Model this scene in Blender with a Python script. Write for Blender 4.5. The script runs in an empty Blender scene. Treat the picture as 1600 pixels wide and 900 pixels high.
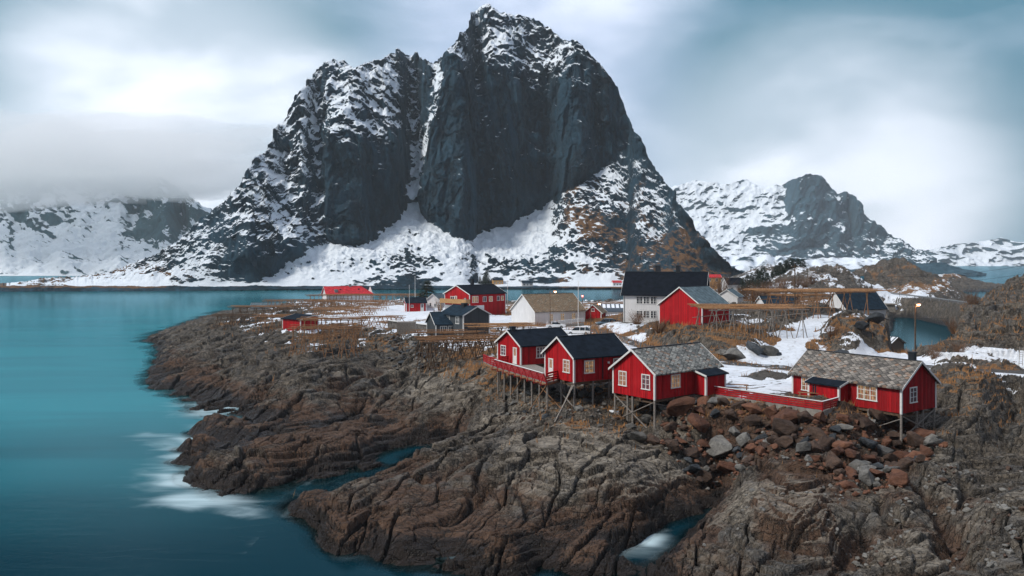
import bpy, bmesh, math, random
import numpy as np
from mathutils import Vector, Matrix, Euler
R = math.radians
scene = bpy.context.scene
COL = scene.collection
random.seed(7)

# ------------------------------------------------------------------ camera
F, HORIZ, EYE = 1250.0, 408.0, 22.0          # focal length in photo pixels, horizon row, eye height above the sea
cam_d = bpy.data.cameras.new('camera'); cam = bpy.data.objects.new('camera', cam_d); COL.objects.link(cam)
cam.location = (0, 0, EYE); cam.rotation_euler = (R(90), 0, 0)
cam_d.sensor_width = 36; cam_d.lens = 36*F/1600; cam_d.shift_y = -(450-HORIZ)/1600
cam_d.clip_start = 0.5; cam_d.clip_end = 60000
scene.camera = cam

# ------------------------------------------------------------------ sky and sun
SUN_EL, SUN_ROT = 46, 240      # overcast: the light comes from the sea side, behind the camera to the left
world = bpy.data.worlds.new('World'); scene.world = world; world.use_nodes = True
def build_world():
    nt = world.node_tree; nt.nodes.clear(); N = nt.nodes.new; L = nt.links.new
    out = N('ShaderNodeOutputWorld'); bg = N('ShaderNodeBackground'); L(bg.outputs[0], out.inputs[0])
    sky = N('ShaderNodeTexSky'); sky.sky_type = 'NISHITA'; sky.sun_disc = False
    sky.sun_elevation = R(SUN_EL); sky.sun_rotation = R(SUN_ROT); sky.air_density = 1.2; sky.dust_density = 2.0
    tc = N('ShaderNodeTexCoord')
    def math_(op, a, b=None):
        m = N('ShaderNodeMath'); m.operation = op
        for i, v in enumerate((a, b)):
            if v is None: continue
            if isinstance(v, (int, float)): m.inputs[i].default_value = v
            else: L(v, m.inputs[i])
        return m.outputs[0]
    def mixc(f, a, b, mode='MIX'):
        m = N('ShaderNodeMix'); m.data_type = 'RGBA'; m.blend_type = mode
        for k, v in ((0, f), (6, a), (7, b)):
            if isinstance(v, (int, float)): m.inputs[k].default_value = v
            elif isinstance(v, tuple): m.inputs[k].default_value = (*v, 1)
            else: L(v, m.inputs[k])
        return m.outputs[2]
    def ramp(v, stops, interp='EASE'):
        r = N('ShaderNodeValToRGB'); r.color_ramp.interpolation = interp
        e = r.color_ramp.elements
        while len(e) < len(stops): e.new(0.5)
        for i, (p, c) in enumerate(stops): e[i].position = p; e[i].color = (c, c, c, 1)
        L(v, r.inputs[0]); return r.outputs[0]
    def cloud(scale, zs, off, detail=6, rough=.55, dist=.6):
        mp = N('ShaderNodeMapping'); mp.inputs['Scale'].default_value = (scale, scale, scale*zs)
        mp.inputs['Location'].default_value = off; mp.inputs['Rotation'].default_value = (0, R(-14), 0)
        L(tc.outputs['Generated'], mp.inputs[0])
        n = N('ShaderNodeTexNoise'); n.inputs['Detail'].default_value = detail; n.inputs['Roughness'].default_value = rough
        n.inputs['Scale'].default_value = 1; n.inputs['Distortion'].default_value = dist
        L(mp.outputs[0], n.inputs[0]); return n.outputs[0]
    def blob(d, c0, c1):
        # soft region of sky round direction d: 1 inside the cone whose cosine is c1, 0 outside c0
        v = Vector(d).normalized()
        dp = N('ShaderNodeVectorMath'); dp.operation = 'DOT_PRODUCT'
        nm = N('ShaderNodeVectorMath'); nm.operation = 'NORMALIZE'; L(tc.outputs['Generated'], nm.inputs[0])
        L(nm.outputs[0], dp.inputs[0]); dp.inputs[1].default_value = v
        mr = N('ShaderNodeMapRange'); mr.interpolation_type = 'SMOOTHERSTEP'
        mr.inputs['From Min'].default_value = c0; mr.inputs['From Max'].default_value = c1
        L(dp.outputs['Value'], mr.inputs[0]); return mr.outputs[0]
    big = cloud(2.2, 3.2, (3.1, 1.7, .4), 5, .5, .5)
    fine = cloud(4.2, 2.4, (1.1, 5.7, 2.4), 6, .50, .25)
    tealv = ramp(big, [(.40, 0.0), (.66, 1.0)])
    white = ramp(fine, [(.33, 0.0), (.70, 1.0)])
    grey = (.23, .29, .40); pale = (.52, .555, .67); teal = (.003, .085, .13); bright = (.72, .73, .80)
    c = mixc(white, grey, pale)
    # teal gaps: upper right corner, upper left corner, the rest only thinly
    def D(px, py): return ((px-800)/F, 1.0, (HORIZ-py)/F)
    rt = blob(D(1660, 100), .87, .975); lt = blob(D(-20, -30), .87, .97); lm = blob(D(-90, 235), .955, .998)
    rt = math_('MULTIPLY', rt, math_('ADD', math_('MULTIPLY', tealv, .25), .95))
    lt = math_('MULTIPLY', lt, math_('ADD', math_('MULTIPLY', tealv, .3), .9))
    lm = math_('MULTIPLY', lm, .6)
    amt = math_('MAXIMUM', math_('MAXIMUM', rt, lt), lm)
    amt = math_('MAXIMUM', amt, math_('MULTIPLY', tealv, .10))
    amt = math_('MULTIPLY', amt, math_('SUBTRACT', 1.12, math_('MULTIPLY', white, .25)))
    c = mixc(amt, c, teal)
    # brighter bank left of the peak and low on the right
    br = math_('MAXIMUM', blob(D(290, 225), .965, .998), math_('MULTIPLY', blob(D(1270, 330), .965, .999), .9))
    br = math_('MULTIPLY', br, math_('ADD', math_('MULTIPLY', white, .5), .42))
    c = mixc(br, c, bright)
    skyc = mixc(1.0, sky.outputs[0], (.09, .09, .09), 'MULTIPLY')   # the clear sky behind the cloud, strength 0.1
    c = mixc(.92, skyc, c)
    # unseen sky behind the camera dimmed to give the rocks more contrast
    nm = N('ShaderNodeVectorMath'); nm.operation = 'NORMALIZE'; L(tc.outputs['Generated'], nm.inputs[0]); sp = N('ShaderNodeSeparateXYZ'); L(nm.outputs[0], sp.inputs[0])
    mr = N('ShaderNodeMapRange'); mr.interpolation_type = 'SMOOTHSTEP'; L(sp.outputs[1], mr.inputs[0]); mr.inputs[1].default_value = -.55; mr.inputs[2].default_value = .35; mr.inputs[3].default_value = .30; mr.inputs[4].default_value = 1.
    g = N('ShaderNodeCombineColor'); [L(mr.outputs[0], g.inputs[i]) for i in range(3)]; c = mixc(1., c, g.outputs[0], 'MULTIPLY')
    L(c, bg.inputs[0]); bg.inputs[1].default_value = 1.0
build_world()
sun_d = bpy.data.lights.new('sun', 'SUN'); sun_d.energy = 1.5; sun_d.angle = R(11); sun_d.color = (1, .95, .88)
sun = bpy.data.objects.new('sun', sun_d); COL.objects.link(sun)
sun.rotation_euler = (R(90-SUN_EL), 0, R(-62))   # light travels to the right and away from the camera
scene.view_settings.view_transform = 'Standard'; scene.view_settings.look = 'None'
scene.view_settings.exposure = 1.12; scene.view_settings.gamma = 1.0; scene.view_settings.use_curve_mapping = False
scene.cycles.use_denoising = True
scene.cycles.max_bounces = 6; scene.cycles.diffuse_bounces = 3; scene.cycles.glossy_bounces = 2
scene.cycles.transparent_max_bounces = 8; scene.cycles.volume_bounces = 5
scene.cycles.caustics_reflective = False; scene.cycles.caustics_refractive = False

# ------------------------------------------------------------------ measuring: a photo pixel at a known height or depth gives a world point
def atY(px, py, Y): return ((px-800)/F*Y, Y, EYE-(py-HORIZ)*Y/F)
def atZ(px, py, Z):
    Y = (EYE-Z)*F/(py-HORIZ); return ((px-800)/F*Y, Y, Z)

# ------------------------------------------------------------------ numpy noise
def _h(ix, iy, iz, seed):
    h = (ix.astype(np.uint32)*np.uint32(374761393) + iy.astype(np.uint32)*np.uint32(668265263)
         + iz.astype(np.uint32)*np.uint32(2147483647) + np.uint32((seed*974634777) & 0xffffffff))
    h = (h ^ (h >> np.uint32(13)))*np.uint32(1274126177)
    h = (h ^ (h >> np.uint32(16)))*np.uint32(2246822519)
    return h ^ (h >> np.uint32(15))
_A = np.linspace(0, 2*np.pi, 64, endpoint=False)
_G2 = np.stack([np.cos(_A), np.sin(_A)], 1).astype(np.float32)
_rs = np.random.RandomState(3); _g = _rs.normal(size=(64, 3)); _G3 = (_g/np.linalg.norm(_g, axis=1)[:, None]).astype(np.float32)
def n2(x, y, seed=0):
    xi = np.floor(x); yi = np.floor(y); fx = (x-xi).astype(np.float32); fy = (y-yi).astype(np.float32)
    xi = xi.astype(np.int64); yi = yi.astype(np.int64); z = np.zeros(1, np.int64)
    u = fx*fx*fx*(fx*(fx*6-15)+10); v = fy*fy*fy*(fy*(fy*6-15)+10)
    def g(a, b):
        k = _G2[_h(xi+a, yi+b, z, seed) & np.uint32(63)]
        return k[..., 0]*(fx-a)+k[..., 1]*(fy-b)
    a = g(0, 0); b = g(1, 0); c = g(0, 1); d = g(1, 1)
    return 1.5*((a+(b-a)*u)*(1-v)+(c+(d-c)*u)*v)
def n3(x, y, z, seed=0):
    xi = np.floor(x); yi = np.floor(y); zi = np.floor(z)
    fx = (x-xi).astype(np.float32); fy = (y-yi).astype(np.float32); fz = (z-zi).astype(np.float32)
    xi = xi.astype(np.int64); yi = yi.astype(np.int64); zi = zi.astype(np.int64)
    u = fx*fx*fx*(fx*(fx*6-15)+10); v = fy*fy*fy*(fy*(fy*6-15)+10); w = fz*fz*fz*(fz*(fz*6-15)+10)
    def g(a, b, c):
        k = _G3[_h(xi+a, yi+b, zi+c, seed) & np.uint32(63)]
        return k[..., 0]*(fx-a)+k[..., 1]*(fy-b)+k[..., 2]*(fz-c)
    def pl(c):
        a = g(0, 0, c); b = g(1, 0, c); d = g(0, 1, c); e = g(1, 1, c)
        return (a+(b-a)*u)*(1-v)+(d+(e-d)*u)*v
    p = pl(0); q = pl(1)
    return 1.5*(p+(q-p)*w)
def fbm2(x, y, o=4, seed=0, g=.5):
    s = 0; a = 1
    for i in range(o): s = s+a*n2(x*2**i+i*17.3, y*2**i-i*9.1, seed+i); a *= g
    return s
def fbm3(x, y, z, o=4, seed=0, g=.5):
    s = 0; a = 1
    for i in range(o): s = s+a*n3(x*2**i+i*17.3, y*2**i-i*9.1, z*2**i+i*4.7, seed+i); a *= g
    return s
def rid3(x, y, z, o=4, seed=0, g=.5):
    s = 0; a = 1
    for i in range(o): s = s+a*(1-2*np.abs(n3(x*2**i+i*17.3, y*2**i-i*9.1, z*2**i+i*4.7, seed+i))); a *= g
    return s
def worley(x, y, seed=0, jit=.9):
    xi = np.floor(x).astype(np.int64); yi = np.floor(y).astype(np.int64); z = np.zeros(1, np.int64)
    f1 = np.full(x.shape, 9., np.float32); f2 = f1.copy(); dx = np.zeros(x.shape, np.float32); dy = dx.copy(); cid = np.zeros(x.shape, np.uint32)
    for a in (-1, 0, 1):
        for b in (-1, 0, 1):
            h = _h(xi+a, yi+b, z, seed)
            ox = xi+a+.5+jit*((h & np.uint32(1023)).astype(np.float32)/1023-.5)-x
            oy = yi+b+.5+jit*(((h >> np.uint32(10)) & np.uint32(1023)).astype(np.float32)/1023-.5)-y
            d = (ox*ox+oy*oy).astype(np.float32); m = d < f1
            f2 = np.where(m, f1, np.minimum(f2, d)); f1 = np.where(m, d, f1)
            dx = np.where(m, -ox, dx); dy = np.where(m, -oy, dy); cid = np.where(m, h, cid)
    return np.sqrt(f1), np.sqrt(f2), dx, dy, cid
def rnd(cid, k):   # three independent numbers in -1..1 per cell
    return ((cid >> np.uint32(4*k)) & np.uint32(1023)).astype(np.float32)/511.5-1
def ss(a, b, x):
    t = np.clip((x-a)/(b-a), 0, 1); return t*t*(3-2*t)

# ------------------------------------------------------------------ mesh and material helpers
def grid_mesh(name, P, attrs, mat, kind=None, flip=False):
    r, c = P.shape[:2]; me = bpy.data.meshes.new(name)
    me.vertices.add(r*c); me.vertices.foreach_set('co', P.reshape(-1).astype(np.float32))
    i = np.arange(r*c).reshape(r, c)
    q = np.stack([i[:-1, :-1], i[:-1, 1:], i[1:, 1:], i[1:, :-1]], -1).reshape(-1, 4)
    if flip: q = q[:, ::-1]
    n = len(q); me.loops.add(n*4); me.loops.foreach_set('vertex_index', q.reshape(-1).astype(np.int32))
    me.polygons.add(n); me.polygons.foreach_set('loop_start', np.arange(0, n*4, 4, dtype=np.int32))
    me.polygons.foreach_set('use_smooth', np.ones(n, bool))
    me.update(calc_edges=True)
    for k, v in attrs.items():
        a = me.attributes.new(k, 'FLOAT', 'POINT'); a.data.foreach_set('value', v.reshape(-1).astype(np.float32))
    me.materials.append(mat)
    o = bpy.data.objects.new(name, me); COL.objects.link(o)
    if kind: o['kind'] = kind
    return o
class NT:
    """small wrapper for writing node materials"""
    def __init__(s, name):
        s.m = bpy.data.materials.new(name); s.m.use_nodes = True; s.t = s.m.node_tree
        s.b = s.t.nodes['Principled BSDF']; s.out = s.t.nodes['Material Output']
    def N(s, k, **kw):
        n = s.t.nodes.new(k)
        for a, v in kw.items(): setattr(n, a, v)
        return n
    def put(s, sock, v):
        if isinstance(v, (int, float)): sock.default_value = v
        elif isinstance(v, tuple): sock.default_value = (*v, 1) if (len(v) == 3 and sock.type == 'RGBA') else v
        else: s.t.links.new(v, sock)
    def math(s, op, a, b=0.0, c=None, clamp=False):
        n = s.N('ShaderNodeMath', operation=op, use_clamp=clamp); s.put(n.inputs[0], a); s.put(n.inputs[1], b)
        if c is not None: s.put(n.inputs[2], c)
        return n.outputs[0]
    def mix(s, f, a, b, mode='MIX'):
        n = s.N('ShaderNodeMix', data_type='RGBA', blend_type=mode)
        s.put(n.inputs[0], f); s.put(n.inputs[6], a); s.put(n.inputs[7], b); return n.outputs[2]
    def sstep(s, a, b, v):
        n = s.N('ShaderNodeMapRange', interpolation_type='SMOOTHSTEP'); s.put(n.inputs[0], v); s.put(n.inputs[1], a); s.put(n.inputs[2], b)
        return n.outputs[0]
    def attr(s, name): return s.N('ShaderNodeAttribute', attribute_name=name).outputs['Fac']
    def pos(s, sc=(1, 1, 1), obj=False, rot=(0, 0, 0)):
        tc = s.N('ShaderNodeTexCoord') if obj else s.N('ShaderNodeNewGeometry')
        mp = s.N('ShaderNodeMapping'); mp.inputs['Scale'].default_value = sc; mp.inputs['Rotation'].default_value = rot
        s.put(mp.inputs[0], tc.outputs['Object'] if obj else tc.outputs['Position']); return mp.outputs[0]
    def noise(s, vec, scale=1., detail=4., rough=.55, dist=0., out=0):
        n = s.N('ShaderNodeTexNoise'); s.put(n.inputs['Vector'], vec); s.put(n.inputs['Scale'], scale)
        s.put(n.inputs['Detail'], detail); s.put(n.inputs['Roughness'], rough); s.put(n.inputs['Distortion'], dist); return n.outputs[out]
    def voro(s, vec, scale=1., feature='F1', out='Distance', rand=1.):
        n = s.N('ShaderNodeTexVoronoi', feature=feature); s.put(n.inputs['Vector'], vec); s.put(n.inputs['Scale'], scale)
        s.put(n.inputs['Randomness'], rand); return n.outputs[out]
    def bump(s, h, strength=.5, dist=.1, normal=None):
        n = s.N('ShaderNodeBump'); s.put(n.inputs['Strength'], strength); s.put(n.inputs['Distance'], dist); s.put(n.inputs['Height'], h)
        if normal is not None: s.put(n.inputs['Normal'], normal)
        return n.outputs[0]
    def done(s, color=None, rough=None, normal=None, spec=None):
        if color is not None: s.put(s.b.inputs['Base Color'], color)
        if rough is not None: s.put(s.b.inputs['Roughness'], rough)
        if normal is not None: s.put(s.b.inputs['Normal'], normal)
        if spec is not None: s.put(s.b.inputs['Specular IOR Level'], spec)
        return s.m

# ------------------------------------------------------------------ materials of the land
def terrain_material():
    s = NT('coast_rock_snow_and_grass')
    p = s.pos(); ps = s.pos((1, 1, 1), rot=(0, 0, R(-60)))
    wet_and_shade = s.attr('wet_and_shade'); snow = s.attr('snow'); grass = s.attr('grass'); road = s.attr('road'); rust = s.attr('rust')
    big = s.noise(p, .12, 4, .6); mid = s.noise(p, .9, 6, .65, .4); fin = s.noise(p, 6., 6, .7)
    c = s.mix(s.sstep(.35, .7, mid), (.055, .046, .037), (.225, .190, .148))
    c = s.mix(s.math('MULTIPLY', s.sstep(.45, .72, fin), .5), c, (.37, .32, .26))
    c = s.mix(s.math('MULTIPLY', s.sstep(.5, .62, s.noise(p, .45, 3, .6)), .3), c, (.06, .085, .11))
    # rust and brown weathering lower down
    rn = s.math('ADD', rust, s.math('MULTIPLY', s.math('SUBTRACT', s.noise(p, .35, 5, .65), .5), 1.5))
    c = s.mix(s.math('MULTIPLY', s.sstep(.35, .8, rn), .8), c, s.mix(mid, (.042, .023, .015), (.185, .095, .054)))
    wn = s.math('ADD', wet_and_shade, s.math('MULTIPLY', s.math('SUBTRACT', mid, .5), .7))
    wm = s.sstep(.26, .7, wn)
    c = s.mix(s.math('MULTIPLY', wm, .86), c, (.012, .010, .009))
    # lichen streaks along the strata
    st = s.noise(s.pos((.25, 2.2, 1), rot=(0, 0, R(-60))), .8, 5, .6, .6)
    c = s.mix(s.math('MULTIPLY', s.sstep(.55, .75, st), .35), c, (.03, .027, .024))
    c = s.mix(s.math('MULTIPLY', s.sstep(.25, .75, s.math('ADD', s.attr('pale'), s.math('MULTIPLY', s.math('SUBTRACT', s.noise(p, .5, 5, .65, .5), .5), .9))), .62), c, s.mix(s.sstep(.3, .7, mid), (.18, .152, .118), (.47, .41, .325)))
    # seams between the beds, crevice shade painted into the colour
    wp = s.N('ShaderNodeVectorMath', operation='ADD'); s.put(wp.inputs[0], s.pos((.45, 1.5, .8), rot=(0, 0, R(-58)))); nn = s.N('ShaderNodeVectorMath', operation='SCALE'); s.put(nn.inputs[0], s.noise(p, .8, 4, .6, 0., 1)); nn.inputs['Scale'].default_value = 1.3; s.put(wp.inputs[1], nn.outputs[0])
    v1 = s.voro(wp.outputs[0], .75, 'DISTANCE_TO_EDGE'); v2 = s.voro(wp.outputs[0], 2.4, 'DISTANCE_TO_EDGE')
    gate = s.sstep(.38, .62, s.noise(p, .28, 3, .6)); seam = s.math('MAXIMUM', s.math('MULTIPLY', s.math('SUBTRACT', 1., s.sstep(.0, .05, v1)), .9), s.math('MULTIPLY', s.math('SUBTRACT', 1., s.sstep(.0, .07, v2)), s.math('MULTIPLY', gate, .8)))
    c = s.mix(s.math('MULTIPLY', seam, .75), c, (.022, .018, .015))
    # grass
    gcol = s.mix(s.noise(p, 3., 5, .7), (.12, .060, .026), (.42, .22, .09))
    gcol = s.mix(s.math('MULTIPLY', s.sstep(.5, .65, s.noise(p, .5, 3, .6)), .5), gcol, (.16, .09, .05))
    gm = s.sstep(.42, .58, s.math('ADD', grass, s.math('MULTIPLY', s.math('SUBTRACT', s.noise(p, 1.3, 6, .7), .5), 1.3)))
    c = s.mix(gm, c, gcol)
    rc = s.mix(s.noise(p, 2.5, 6, .7), (.05, .048, .046), (.16, .145, .13))
    rm = s.sstep(.4, .6, road); c = s.mix(rm, c, rc)
    sm = s.sstep(.46, .54, s.math('ADD', snow, s.math('MULTIPLY', s.math('SUBTRACT', s.noise(p, .8, 7, .68), .5), 1.1)))
    c = s.mix(sm, c, s.mix(s.sstep(.45, .75, s.noise(p, 1.1, 6, .7)), (.74, .78, .83), (.52, .54, .55)))
    # bump: cracks and grain, none under the snow
    cr = s.voro(s.pos((.6, 1.4, 1), rot=(0, 0, R(-60))), 1.6, 'DISTANCE_TO_EDGE')
    crk = s.math('MULTIPLY', s.math('SUBTRACT', 1., s.sstep(0., .07, cr)), -1.)
    h = s.math('ADD', s.math('MULTIPLY', s.math('ADD', s.math('MULTIPLY', crk, .4), s.math('MULTIPLY', seam, -1.2)), .8), s.math('ADD', s.math('MULTIPLY', fin, .9), s.math('MULTIPLY', s.noise(p, 18, 4, .7), .35)))
    h = s.math('MULTIPLY', h, s.math('SUBTRACT', 1., s.math('MULTIPLY', sm, .80)))
    rough = s.math('SUBTRACT', .92, s.math('MULTIPLY', wm, .5))
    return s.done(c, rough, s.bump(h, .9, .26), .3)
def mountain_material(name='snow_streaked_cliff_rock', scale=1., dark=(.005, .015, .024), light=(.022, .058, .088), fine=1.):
    s = NT(name); p = s.pos()
    snow = s.attr('snow'); brown = s.attr('brown')
    v = s.noise(s.pos((1, 1, .3)), .035*scale, 8, .65, .5); f = s.noise(s.pos((1, 1, .45)), .25*scale, 6, .7)
    st = s.noise(s.pos((1, 1, .12)), .09*scale, 6, .65, .3)
    c = s.mix(s.sstep(.36, .66, v), dark, light)
    c = s.mix(s.math('MULTIPLY', s.sstep(.5, .68, f), .45), c, tuple(min(1, k*1.9) for k in light))
    c = s.mix(s.math('MULTIPLY', s.sstep(.52, .66, st), .6), c, tuple(k*.55 for k in dark))
    bn = s.math('ADD', brown, s.math('MULTIPLY', s.math('SUBTRACT', s.noise(p, .11*scale, 6, .7), .5), 1.6))
    c = s.mix(s.math('MULTIPLY', s.sstep(.42, .72, bn), .8), c, s.mix(f, (.07, .038, .018), (.30, .15, .055)))
    nz = s.math('ADD', s.math('SUBTRACT', s.noise(s.pos((1, 1, .6)), .16*scale, 7, .70), .5), s.math('MULTIPLY', s.math('SUBTRACT', s.noise(s.pos((1, 1, .5)), .045*scale, 5, .6, .8), .5), .8))
    sm = s.sstep(.47, .55, s.math('ADD', snow, s.math('MULTIPLY', nz, .46*fine)))
    c = s.mix(sm, c, (.74, .80, .86))
    h = s.math('MULTIPLY', s.math('ADD', f, st), s.math('SUBTRACT', 1., s.math('MULTIPLY', sm, .8)))
    return s.done(c, .9, s.bump(h, .6, 5./scale), .2)

# ------------------------------------------------------------------ the coast: one height field
# control points (photo column, photo row, height) measured on the ground, turned into world points
CP = []
def cz(*pts):
    for px, py, Z in pts: x, y, z = atZ(px, py, max(Z, 0.)); CP.append((x, y, Z))
def cy(*pts):
    for px, py, Y in pts: CP.append(atY(px, py, Y))
# open water
cz((150, 560, -5), (170, 650, -5), (150, 780, -6), (300, 850, -6), (60, 500, -6), (200, 500, -6), (400, 900, -7), (100, 465, -8), (300, 465, -8),
   (700, 940, -4), (900, 940, -4), (550, 940, -6), (0, 640, -8), (-200, 600, -8), (-200, 470, -8), (500, 1000, -8), (800, 1050, -6))
# left shore
cz((262, 550, 0), (252, 600, 0), (300, 627, 0), (372, 642, 0), (395, 660, -.2), (352, 690, -.1), (400, 685, .4), (308, 748, 0), (345, 770, 0), (480, 750, 0), (560, 730, 0), (630, 712, 0),
   (652, 700, -.2), (430, 785, -1.3), (480, 764, -1), (540, 746, -.9), (290, 690, -2), (250, 740, -2.5), (270, 660, -2))
# front shore
cz((458, 788, 0), (496, 836, 0), (556, 862, -.1), (700, 878, -.1), (860, 884, -.1), (985, 868, -.2), (700, 905, -1.5), (860, 910, -1.5), (560, 890, -1.8), (1015, 850, -.5), (1050, 822, .2), (985, 915, -1.2), (600, 723, -.6), (1000, 866, -.5), (500, 795, .9), (530, 790, 1.9), (540, 818, 1.8), (580, 770, 2.2), (620, 795, 2.3), (700, 858, 1.4), (800, 864, 1.3), (900, 860, 1.3), (970, 850, .9), (620, 850, 1.0))
# left peninsula
cz((300, 545, 2.4), (300, 520, 3), (345, 516, 4.3), (310, 590, 1.5), (360, 560, 3.4), (400, 600, 2.6), (470, 560, 5.0), (470, 610, 3.2), (560, 560, 4.6), (560, 600, 3.0), (620, 600, 2.6),
   (450, 645, 1.2), (540, 640, 1.4), (430, 720, 1.5), (480, 690, 2.2), (560, 680, 2.4), (600, 640, 2.2), (380, 735, 1.2), (520, 720, 1.1), (620, 670, 1.4), (640, 560, 4.6), (660, 585, 3.6))
# second dome
cz((640, 620, 3.6), (700, 585, 5.8), (755, 590, 6.2), (740, 640, 3.6), (680, 650, 2.8), (700, 680, .6), (760, 625, 4.4))
# front rocks
cz((500, 775, .7), (600, 745, 1.8), (650, 715, 2.2), (700, 690, 2.6), (760, 640, 4.6), (820, 640, 5.2), (600, 800, 1.5), (700, 760, 2.6), (800, 720, 4.2), (880, 690, 5.0), (960, 690, 5.2), (1040, 700, 4.4),
   (1090, 725, 3.0), (900, 760, 3.4), (1000, 770, 2.6), (800, 800, 2.0), (900, 830, 1.2), (700, 840, .8), (1000, 820, 1.2), (600, 840, .6), (1060, 780, 1.2))
# under the stilt cabins
cz((890, 640, 6.0), (780, 612, 5.8), (840, 610, 7), (960, 652, 5.6), (1022, 690, 4.2), (1050, 650, 6.4), (940, 605, 7.6), (1090, 612, 7.9), (1040, 620, 7.2))
cz((1405, 700, 4.4), (1450, 668, 5.4), (1370, 662, 6.2), (1300, 648, 7.6))
# rubble slope
cz((1120, 655, 6.6), (1200, 650, 7.0), (1290, 662, 6.8), (1120, 700, 4.2), (1200, 740, 4.0), (1300, 740, 4.2), (1380, 730, 3.8), (1140, 740, 2.8), (1110, 690, 4.6))
# right rocks
cz((1200, 770, 4.4), (1120, 830, 2.4), (1060, 880, 1.6), (1200, 850, 3.8), (1300, 850, 3.6), (1290, 800, 4.2), (1360, 800, 3.2), (1400, 760, 4.6), (1450, 720, 5.4), (1330, 890, 2.2), (1400, 870, 3.6), (1500, 860, 2.8),
   (1480, 780, 3.6), (1560, 800, 4.6), (1590, 720, 4.0), (1520, 740, 3.2), (1650, 800, 5), (1250, 960, 2.6), (1400, 1000, 2), (1600, 960, 3), (1100, 960, .6), (1750, 700, 6))
cz((1500, 690, 5.4), (1530, 640, 7.4), (1480, 640, 6.8), (1585, 640, 5.2), (1620, 660, 5))
cy((1500, 595, 87), (1560, 598, 86), (1600, 588, 96), (1460, 590, 92))
# yard and road level
cz((1130, 600, 8.1), (1200, 590, 8.2), (1180, 615, 8.0), (1280, 610, 8.0), (1250, 635, 7.9), (1150, 572, 8.4), (1240, 577, 8.2), (1450, 574, 7.8), (1600, 580, 7.9), (1350, 560, 8.1), (1400, 553, 7.8),
   (1020, 560, 8.6), (960, 545, 8.4), (940, 520, 8.4), (900, 515, 8.3), (860, 525, 8.4), (800, 560, 8.2), (990, 560, 8.5))
# grass banks, racks
cz((1000, 520, 9.4), (980, 505, 9.4), (1040, 530, 9.6), (1150, 520, 10.8), (1200, 505, 10.6), (1100, 535, 10.2), (1130, 548, 9.4), (1200, 552, 9.2), (1215, 564, 8.5), (1270, 502, 11), (1245, 530, 9.8), (1300, 552, 8.6),
   (1340, 490, 13), (1375, 500, 12), (1390, 545, 8.6), (1330, 530, 10.6), (1300, 480, 12.5), (1180, 478, 11.0), (1120, 480, 10.2))
# the village
cz((750, 560, 6.8), (700, 555, 6.6), (650, 545, 5.8), (690, 530, 7.6), (740, 530, 8.0), (640, 525, 7.4), (600, 530, 6.2), (540, 530, 6.0), (480, 520, 6.4), (430, 520, 5.8), (400, 505, 5.6), (370, 508, 5.2),
   (450, 498, 6.6), (540, 505, 7.3), (620, 500, 7.6), (680, 505, 7.8), (560, 490, 7.5), (620, 488, 7.5), (680, 490, 8.4), (850, 510, 7.9), (780, 515, 8.0), (490, 478, 6.6), (560, 472, 6.8), (430, 486, 5), (380, 489, 4.2),
   (700, 480, 8.2), (800, 485, 8), (900, 500, 8.2))
for px in (330, 420, 520, 620, 720, 820, 920): CP.append(((px-800)/F*340, 340, 3.0 if px > 400 else -1)); CP.append(((px-800)/F*385, 385, -3.0))
for px in (330, 480, 640, 800, 940): CP.append(((px-800)/F*500, 500, -8.0))
CP += [((985-800)/F*395, 395, -2.), ((1040-800)/F*380, 380, 6.)]
# pool and boathouse inlet
cz((1430, 500, -2), (1470, 520, -2), (1420, 535, -1.5), (1400, 548, -.6), (1480, 500, -1.5)); cz((1395, 493, .4), (1500, 497, .2))
CP += [((1440-800)/F*165, 165, 1.0), ((1440-800)/F*140, 140, 5.0), ((1395-800)/F*180, 180, 2.2)]
# causeway, knolls
cz((1360, 455, 8), (1420, 462, 8), (1500, 472, 8), (1540, 478, 8), (1300, 455, 11), (1370, 478, 5.5))
cy((1200, 448, 330), (1180, 428, 420), (1230, 424, 400), (1260, 432, 340), (1300, 423, 340), (1330, 428, 345), (1346, 445, 350), (1110, 460, 300), (1140, 440, 380), (1160, 462, 280))
cy((1362, 440, 405), (1375, 417, 420), (1400, 412, 425), (1430, 424, 415), (1455, 445, 400), (1480, 457, 370))
CP += [((1352-800)/F*480, 480, -2.), ((1430-800)/F*520, 520, -2.), ((1540-800)/F*450, 450, -2.), ((1500-800)/F*470, 470, -1.), ((1250-800)/F*520, 520, 6.), ((1200-800)/F*620, 620, 4.), ((1100-800)/F*560, 560, 3.),
       ((1040-800)/F*520, 520, 3.), ((1350-800)/F*700, 700, -4.), ((1550-800)/F*360, 360, -1.), ((1560-800)/F*300, 300, 1.)]
for a, h in ((1440, 6), (1480, 9), (1520, 6), (1570, 2)): CP.append(((a-800)/F*640, 640, h))
for a in (1440, 1500, 1560, 1640): CP.append(((a-800)/F*560, 560, -2)); CP.append(((a-800)/F*760, 760, -4))
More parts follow.
